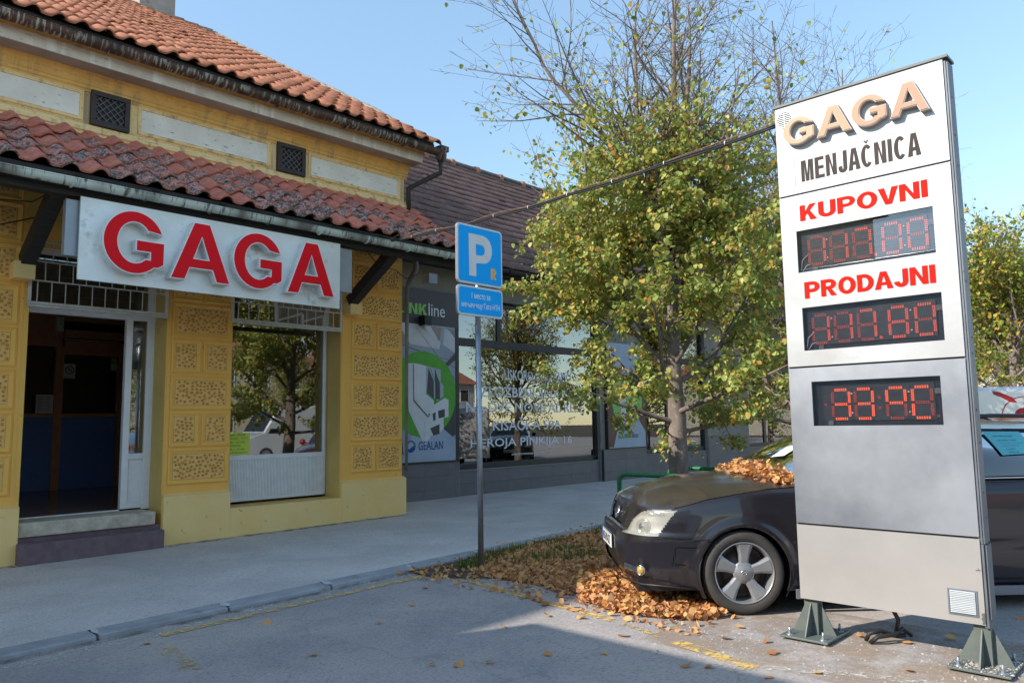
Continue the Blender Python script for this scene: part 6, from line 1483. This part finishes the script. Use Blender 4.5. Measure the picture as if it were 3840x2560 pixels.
def make_tree(name, label, loc, seed, nleaf=12000, H=8.6, trunk=.135, parts300=True, mat_=None, up=1.0, group=None, low=1.05, full=0, ls=1.0):
    rnd = random.Random(seed); t = thing(name, label, 'tree', loc, group); mat_ = mat_ or LEAF
    gt, gb, gw, gl = G(), G(), G(), G(); ox, oy, oz = loc; O = Vector(loc); twigs = []
    def limb(p, d, L, r, lev, seg=6, curve=.25):
        pts = [p.copy()]; rr = [r]; n = max(3, int(L/.28)) if lev < 3 else 3; d = d.normalized()
        for i in range(n):
            d = (d+Vector((rnd.gauss(0, .09), rnd.gauss(0, .09), rnd.gauss(0, .05)+curve*.16*up))).normalized() if lev < 3 else (d+Vector((rnd.gauss(0, .16), rnd.gauss(0, .16), rnd.gauss(.03, .1)))).normalized()
            p = p+d*(L/n); pts.append(p.copy()); rr.append(max(.0025, r*(1-(i+1)/n*.86)))
        (gb if lev < 2 else gw).tube([tuple(x) for x in pts], rr, (7 if lev == 0 else 5) if lev < 2 else 3, caps=False)
        if lev >= 2: twigs.append(pts)
        if lev < 3:
            k = int(L/(.20 if lev == 0 else .15 if lev == 1 else .105))
            for j in range(k):
                f = lerp(.16 if lev == 0 else .2, .98, (j+rnd.random()*.8)/k); q = f*n; i0 = min(int(q), n-1); pp_ = pts[i0].lerp(pts[i0+1], q-i0); dd = (pts[i0+1]-pts[i0]).normalized()
                side = Vector((rnd.gauss(0, 1), rnd.gauss(0, 1), rnd.gauss(0, .55))); side = (side-dd*side.dot(dd)).normalized()
                nd = (dd*rnd.uniform(.55, 1.0)+side*rnd.uniform(.6, 1.0)).normalized()
                LL = L*rnd.uniform(.28, .50)*(1-f*.45) if lev == 0 else (L*rnd.uniform(.32, .58) if lev == 1 else rnd.uniform(.10, .24))
                if LL > .07 and (lev < 2 or rnd.random() < .72) and (lev == 0 or pp_.z-oz < 4.4+full or rnd.random() < .62): limb(pp_, nd, LL, max(.003, lerp(r, r*.14, f)*.52), lev+1)
    # trunk and leaders
    tp = [O+Vector((0, 0, -.1)), O+Vector((.01, 0, .35)), O+Vector((.0, .02, .9)), O+Vector((.03, .03, 1.5)), O+Vector((.02, .06, 2.3)), O+Vector((.05, .03, 3.2))]
    gt.tube([tuple(x) for x in tp], [trunk*1.15, trunk, trunk*.94, trunk*.88, trunk*.68, trunk*.5], 14)
    for k in range(3):
        a = 2.1*k+.5; limb(O+Vector((.04, .03, 2.5+.25*k)), Vector((.10*math.cos(a), .10*math.sin(a), 1)), H-2.7-rnd.uniform(0, .9), trunk*.5, 0, curve=.1)
    nl = 22
    for k in range(nl):
        f = k/nl; z = low+.18+f*2.9; a = k*2.4+rnd.uniform(-.4, .4); tilt = lerp(1.42, .35, f)+rnd.uniform(-.12, .12); L = (lerp(2.75, 3.4, f)-(.75 if f < .25 else 0))*rnd.uniform(.85, 1.12)
        limb(O+Vector((0, .02, z)), Vector((math.cos(a)*math.sin(tilt), math.sin(a)*math.sin(tilt), math.cos(tilt))), L, trunk*lerp(.28, .40, f), 0, curve=lerp(-.18, 1.5, min(1, f*1.6)))
    gt.build('trunk', BARK, t); gb.build('branches', BARK, t, kind='stuff'); gw.build('twigs', TWIG, t, kind='stuff')
    pool = []
    for pts in twigs:
        for a, b in zip(pts, pts[1:]):
            m_ = (a+b)/2; h = m_.z-oz; rad = math.hypot(m_.x-ox, m_.y-oy)
            w = 1.0 if h < 3.7+full else max(.018, 1-(h-3.7-full)/2.0*.96)
            if h < low: w = .0 if rnd.random() < .8 else 1
            pool.append((w*(b-a).length*(.6+.4*min(1, rad/1.6)), a, b))
    tot = sum(w for w, _, _ in pool); near = []
    for w, a, b in pool:
        k = w/tot*nleaf; k = int(k)+(rnd.random() < k-int(k))
        for _ in range(k):
            p = a.lerp(b, rnd.random())+Vector((rnd.gauss(0, .045), rnd.gauss(0, .045), rnd.gauss(-.02, .04)))
            near.append(p)
    near.sort(key=lambda p: (p-Vector((0, 0, 1.46))).length)
    if parts300:
        me = []
        for k in range(10):
            g = G(); tree_leaf(g, (0, 0, 0), 1, rnd); m_ = g.mesh('leaf'); m_.materials.append(mat_); me.append(m_)
        for p in near[:300]:
            o = bpy.data.objects.new('leaf', me[rnd.randrange(10)]); COL.objects.link(o); o.parent = t; o.location = p-O; s = rnd.uniform(.055, .082); o.scale = (s, s, s); o.rotation_euler = (0, 0, rnd.uniform(0, 6.28))
        near = near[300:]
    for p in near: tree_leaf(gl, tuple(p), rnd.choice((.8, 1, 1, 1.25))*rnd.uniform(.036, .066)*ls, rnd)
    gl.build('foliage', mat_, t, kind='stuff')
    return t
T1 = make_tree('lime_tree', 'nearest lime tree, leafy below and bare above, between the pole and the totem', (8.9, 5.50, 0), 5, 43000, low=1.12)
T2 = make_tree('lime_tree', 'second leafy lime tree half hidden behind the left edge of the totem', (13.2, 5.7, 0), 12, 12500, parts300=False, mat_=LEAFY, group='lime trees along the parking bays')
T3 = make_tree('lime_tree', 'yellowing lime tree nearest the right edge of the totem', (26.5, 4.9, 0), 33, 11000, H=7.6, parts300=False, mat_=LEAFY, group='lime trees along the parking bays', full=3.2, ls=1.7)
for (x, y, rz, s, lab) in ((18.6, 5.8, 1.2, .95, 'third lime tree in the row hidden behind the totem'), (31.0, 2.6, 4.4, 1.0, 'yellowing lime tree at the right edge of the picture above the white van'), (36.5, 6.2, .4, 1.1, 'farthest lime tree in the row')):
    c = copy_tree(T3 if x > 20 else T2); c.location = (x, y, 0); c.rotation_euler = (0, 0, rz); c.scale = (s, s, s); c['label'] = lab; c['group'] = 'lime trees along the parking bays'
# ================================================================== OTHER VEHICLES
def make_van(name, label, pos, th, paint, L=4.9, Hh=2.0, Wd=1.85, rocket=False, group=None):
    t = thing(name, label, 'van', (0, 0, 0), group); w = Wd/2
    prof = [(-L/2, .35), (-L/2, Hh-.22), (-L/2+.12, Hh-.04), (-L/2+.4, Hh), (L/2-1.7, Hh), (L/2-1.35, Hh-.10), (L/2-.75, 1.22), (L/2-.12, 1.0), (L/2, .78), (L/2, .35)]
    g = G(); secs = []
    for y, k in ((-w, .93), (-w+.06, 1), (w-.06, 1), (w, .93)):
        cz = .9; secs.append([(x*(1 if k == 1 else .985), y*(1.0), cz+(z-cz)*(k if z > cz else 1)) for x, z in prof])
    n = len(prof)
    for a, b in zip(secs, secs[1:]): g.add(a+b, [(i, (i+1) % n, n+(i+1) % n, n+i) for i in range(n)])
    g.add(secs[0], [tuple(range(n))]); g.add(secs[-1], [tuple(range(n-1, -1, -1))]); body = g.build('body', paint, t, bevel=.04)
    g = G(); g.add([(L/2-1.33, -w+.14, Hh-.13), (L/2-1.33, w-.14, Hh-.13), (L/2-.78, w-.10, 1.25), (L/2-.78, -w+.10, 1.25)], [(0, 1, 2, 3)]); g.v = [(x+.02, y, z+.02) for x, y, z in g.v]; g.build('windscreen', M['cglass_d'], t)
    for s in (1, -1):
        g = G(); g.add([(L/2-.92, s*(w+.008), 1.18), (L/2-1.42, s*(w-.03), Hh-.22), (L/2-2.0, s*(w-.03), Hh-.22), (L/2-2.0, s*(w+.008), 1.18)], [(0, 1, 2, 3)]); g.build('side_window', M['cglass_d'], t)
        for wx in (L/2-.85, -L/2+.85):
            wh = bpy.data.objects.new('wheel', None); COL.objects.link(wh); wh.parent = t
            g = G(); g.lathe([(.2, 0), (.3, -.01), (.32, .03), (.32, .18), (0, .18)], (wx, s*(w+.005), .32), (0, -s, 0), 20); g.build('tyre', M['tyre'], wh)
            g = G(); g.lathe([(0, .01), (.2, .005)], (wx, s*(w+.008), .32), (0, -s, 0), 20); g.build('rim', M['alloy'], wh)
        g = G(); g.box(L/2-.02, L/2+.02, min(s*.55, s*.85), max(s*.55, s*.85), .72, .92); g.build('headlight', M['reflector'], t)
    if rocket:
        g = G(); RD = mat('rocket_red', (.55, .012, .02), rough=.4); y = -w-.012
        f = lambda a, b: (a, y, b)
        g.add([f(*p) for p in [(-.62, 1.93), (-.50, 1.90), (-.30, 1.80), (-.22, 1.70), (-.34, 1.72), (-.50, 1.82), (-.60, 1.86)]], [tuple(range(7))]); g.add([f(*p) for p in [(-.16, 1.72), (-.10, 1.68), (-.02, 1.62), (-.10, 1.66)]], [(0, 1, 2, 3)])
        g.add([f(*p) for p in circle(-.12, 1.44, .17, 16, 0, 180)], [tuple(range(17))])
        put(g, shape2d([circle(-.12, 1.44, .38, 28), circle(-.12, 1.44, .365, 28)]), lambda x_, z_, c=0: (x_, y, z_)); g.build('rocket_picture', RD, body)
    t.location = pos; t.rotation_euler = (0, 0, th); return t
M['cglass_d'] = mat('dark_vehicle_glass', (.02, .022, .025), (.015, .016, .018), rough=.04, spec=.8)
VW = car_paint('white_van_paint', (.72, .72, .72), dust=.2, dustc=(.5, .48, .45)); 
make_van('delivery_van', 'white van with a red rocket picture parked beyond the dark car', (17.6, 3.35, 0), R(300), VW, rocket=True)
def spare_car(name, label, pos, th, c):
    return make_car(name, label, 'car', pos, th, car_paint(name+'_paint', c, .35), step=.085, detail=False, glass=M['cglass_d'], rails=False)[0]
spare_car('parked_car', 'red car parked in the next bay seen mirrored in the shop window', (11.3, 3.5, 0), R(45), (.32, .012, .02))
spare_car('parked_car', 'dark blue car parked in the third bay seen mirrored in the showroom pane', (14.3, 3.5, 0), R(45), (.02, .03, .07))
spare_car('parked_car', 'black car parked in the far bay seen mirrored in the showroom pane', (20.6, 3.5, 0), R(45), (.012, .012, .014))
spare_car('parked_car', 'silver car parked across the street seen mirrored in the showroom', (24, -9, 0), R(90), (.4, .42, .45))
make_van('delivery_van', 'plain white van parked across the street and mirrored in the showroom pane', (17, -8.2, 0), R(180), VW, L=5.2, Hh=2.3)
# unseen box truck and flats, added left of the view to shade the asphalt
bt = thing('shade_caster_truck', 'added white box truck out of view, put there to throw shade on the asphalt', 'truck', (-2.7, 1.2, 0)); g = G(); g.box(-3.95, -1.33, -3.2, 6.22, 1.0, 3.85); g.build('box_body', VW, bt, bevel=.03)
g = G(); g.box(-3.9, -1.5, -5.2, -3.3, .5, 2.7); g.build('cab', VW, bt, bevel=.12)
g = G(); g.box(-3.6, -1.8, -5, 5.2, .6, .99); g.build('chassis', M['black'], bt)
for x, s in ((-3.9, -1), (-1.5, 1)):
    for y in (-4.2, 3.6):
        g = G(); g.lathe([(.25, 0), (.46, 0), (.48, -.03), (.48, -.25), (0, -.25)], (x+s*.02, y, .48), (s, 0, 0), 20); g.build('wheel', M['tyre'], bt)
def block_house(name, label, x0, x1, y0, y1, h, wm, rm, face, nwin, floors, roofh=2.5, loc=None):
    t = thing(name, label, 'house', ((x0+x1)/2, (y0+y1)/2, 0)); g = G(); g.box(x0, x1, y0, y1, -.3, h); g.build('wall', wm, t)
    g = G()
    if x1-x0 > y1-y0: ym = (y0+y1)/2; v = [(x0-.4, y0-.5, h), (x1+.4, y0-.5, h), (x1+.4, y1+.5, h), (x0-.4, y1+.5, h), (x0-.4, ym, h+roofh), (x1+.4, ym, h+roofh)]; f = [(0, 1, 5, 4), (2, 3, 4, 5), (0, 4, 3), (1, 2, 5), (3, 2, 1, 0)]
    else: xm = (x0+x1)/2; v = [(x0-.5, y0-.4, h), (x1+.5, y0-.4, h), (x1+.5, y1+.4, h), (x0-.5, y1+.4, h), (xm, y0-.4, h+roofh), (xm, y1+.4, h+roofh)]; f = [(1, 2, 5, 4), (3, 0, 4, 5), (0, 1, 4), (2, 3, 5), (3, 2, 1, 0)]
    g.add(v, f); g.build('roof', rm, t)
    fh = h/floors
    for k in range(floors):
        for i in range(nwin):
            u = (i+.5)/nwin; z0 = k*fh+fh*.32; z1 = k*fh+fh*.80
            g = G(); fw = .62
            if face == 'N': x = lerp(x0, x1, u); g.box(x-fw, x+fw, y1-.02, y1+.05, z0, z1); o = g.build('window', M['white'], t); g = G(); g.box(x-fw+.08, x+fw-.08, y1+.0505, y1+.055, z0+.08, z1-.08); g.build('pane', M['cglass_d'], o)
            else: y = lerp(y0, y1, u); g.box(x1-.02, x1+.05, y-fw, y+fw, z0, z1); o = g.build('window', M['white'], t); g = G(); g.box(x1+.0505, x1+.055, y-fw+.08, y+fw-.08, z0+.08, z1-.08); g.build('pane', M['cglass_d'], o)
    return t
RO = mat('far_red_roof', (.42, .15, .08), (.3, .11, .07), scale=3, rough=.9)
block_house('shade_caster_house', 'added cream apartment house out of the view, put there to throw shade on the bays', -20, -3.8, 9.9, 24, 9.2, mat('far_cream', (.55, .48, .34), rough=.9), RO, 'E', 4, 3, .6)  # added out of view, sized so its shadow edge falls across the bays
block_house('house', 'beige house across the street mirrored in the showroom panes', 16, 32, -42, -32, 6.4, mat('far_beige', (.60, .52, .38), rough=.9), RO, 'N', 6, 2)
block_house('house', 'grey house across the street mirrored in the shop windows', 38, 56, -46, -36, 5.6, mat('far_grey', (.45, .45, .42), rough=.9), RO, 'N', 6, 2)
block_house('house', 'pale house across the street behind the viewer', -12, 5, -42, -32, 6.0, mat('far_pale', (.56, .52, .44), rough=.9), RO, 'N', 6, 2)
block_house('house', 'long low house closing the far end of the street', 70, 80, -20, 30, 6.0, mat('far_house', (.5, .45, .36), rough=.9), RO, 'N', 1, 2)
for (x, y, rz, s, lab) in ((13.5, -20, .7, 1.1, 'street tree across the road mirrored in the shop window'), (26, -24, 2.2, 1.1, 'street tree across the road mirrored in the showroom'), (40, -26, 3.9, 1.1, 'street tree across the road before the grey house'),  (48, 9, 1.0, 1.3, 'tree at the far end of the parking row'), (44, -1, 2.0, 1.3, 'tree beyond the end of the street')):
    c = copy_tree(T2); c.location = (x, y, 0); c.rotation_euler = (0, 0, rz); c.scale = (s, s, s); c['label'] = lab; c['group'] = 'street trees beyond the road'
# grit and pebbles round the totem's feet and along the edge of the bay
g = G(); rg = random.Random(61)
for _ in range(2600):
    k = rg.random()
    if k < .35: x, y = rg.gauss(5.3, .22), rg.gauss(1.22, .18)
    elif k < .6: x, y = rg.uniform(4.5, 5.9), rg.uniform(.6, 2.9)
    elif k < .8: x, y = rg.gauss(4.9, .25), rg.gauss(3.0, .6)
    else: t = rg.random(); x, y = lerp(1.2, 5.2, t), kerbY(lerp(1.2, 5.2, t))-abs(rg.gauss(.04, .06))
    s = rg.uniform(.002, .0075) if rg.random() < .93 else rg.uniform(.008, .013); z = zg(x)-.02
    if abs(x-5.385) < .2 and abs(y-1.262) < .165: z = -.014
    v = [(x+s*rg.uniform(.7, 1.3)*math.cos(a), y+s*rg.uniform(.7, 1.3)*math.sin(a), z) for a in (0, 1.57, 3.14, 4.71)]+[(x+rg.uniform(-.3, .3)*s, y+rg.uniform(-.3, .3)*s, z+s*rg.uniform(.6, 1.2))]
    g.add(v, [(0, 1, 4), (1, 2, 4), (2, 3, 4), (3, 0, 4)])
g.build('gravel', mat('grit', (.55, .50, .45), (.28, .25, .22), scale=40, rough=.95, rnd=.4), kind='stuff')
DIRT = worn_mat('brown_dirt_film', (.42, .31, .22), (.32, .24, .18), scale=3.0, lo=.40, hi=.72)
g = G()
for (x0, x1, y0, y1) in ((4.55, 6.1, .3, 3.2),):
    g.add([(x, y, zg(x)-.02+.0025) for x, y in ((x0, y0), (x1, y0), (x1, y1), (x0, y1))], [(0, 1, 2, 3)])
tag(g.build('road_dirt', DIRT), kind='structure')
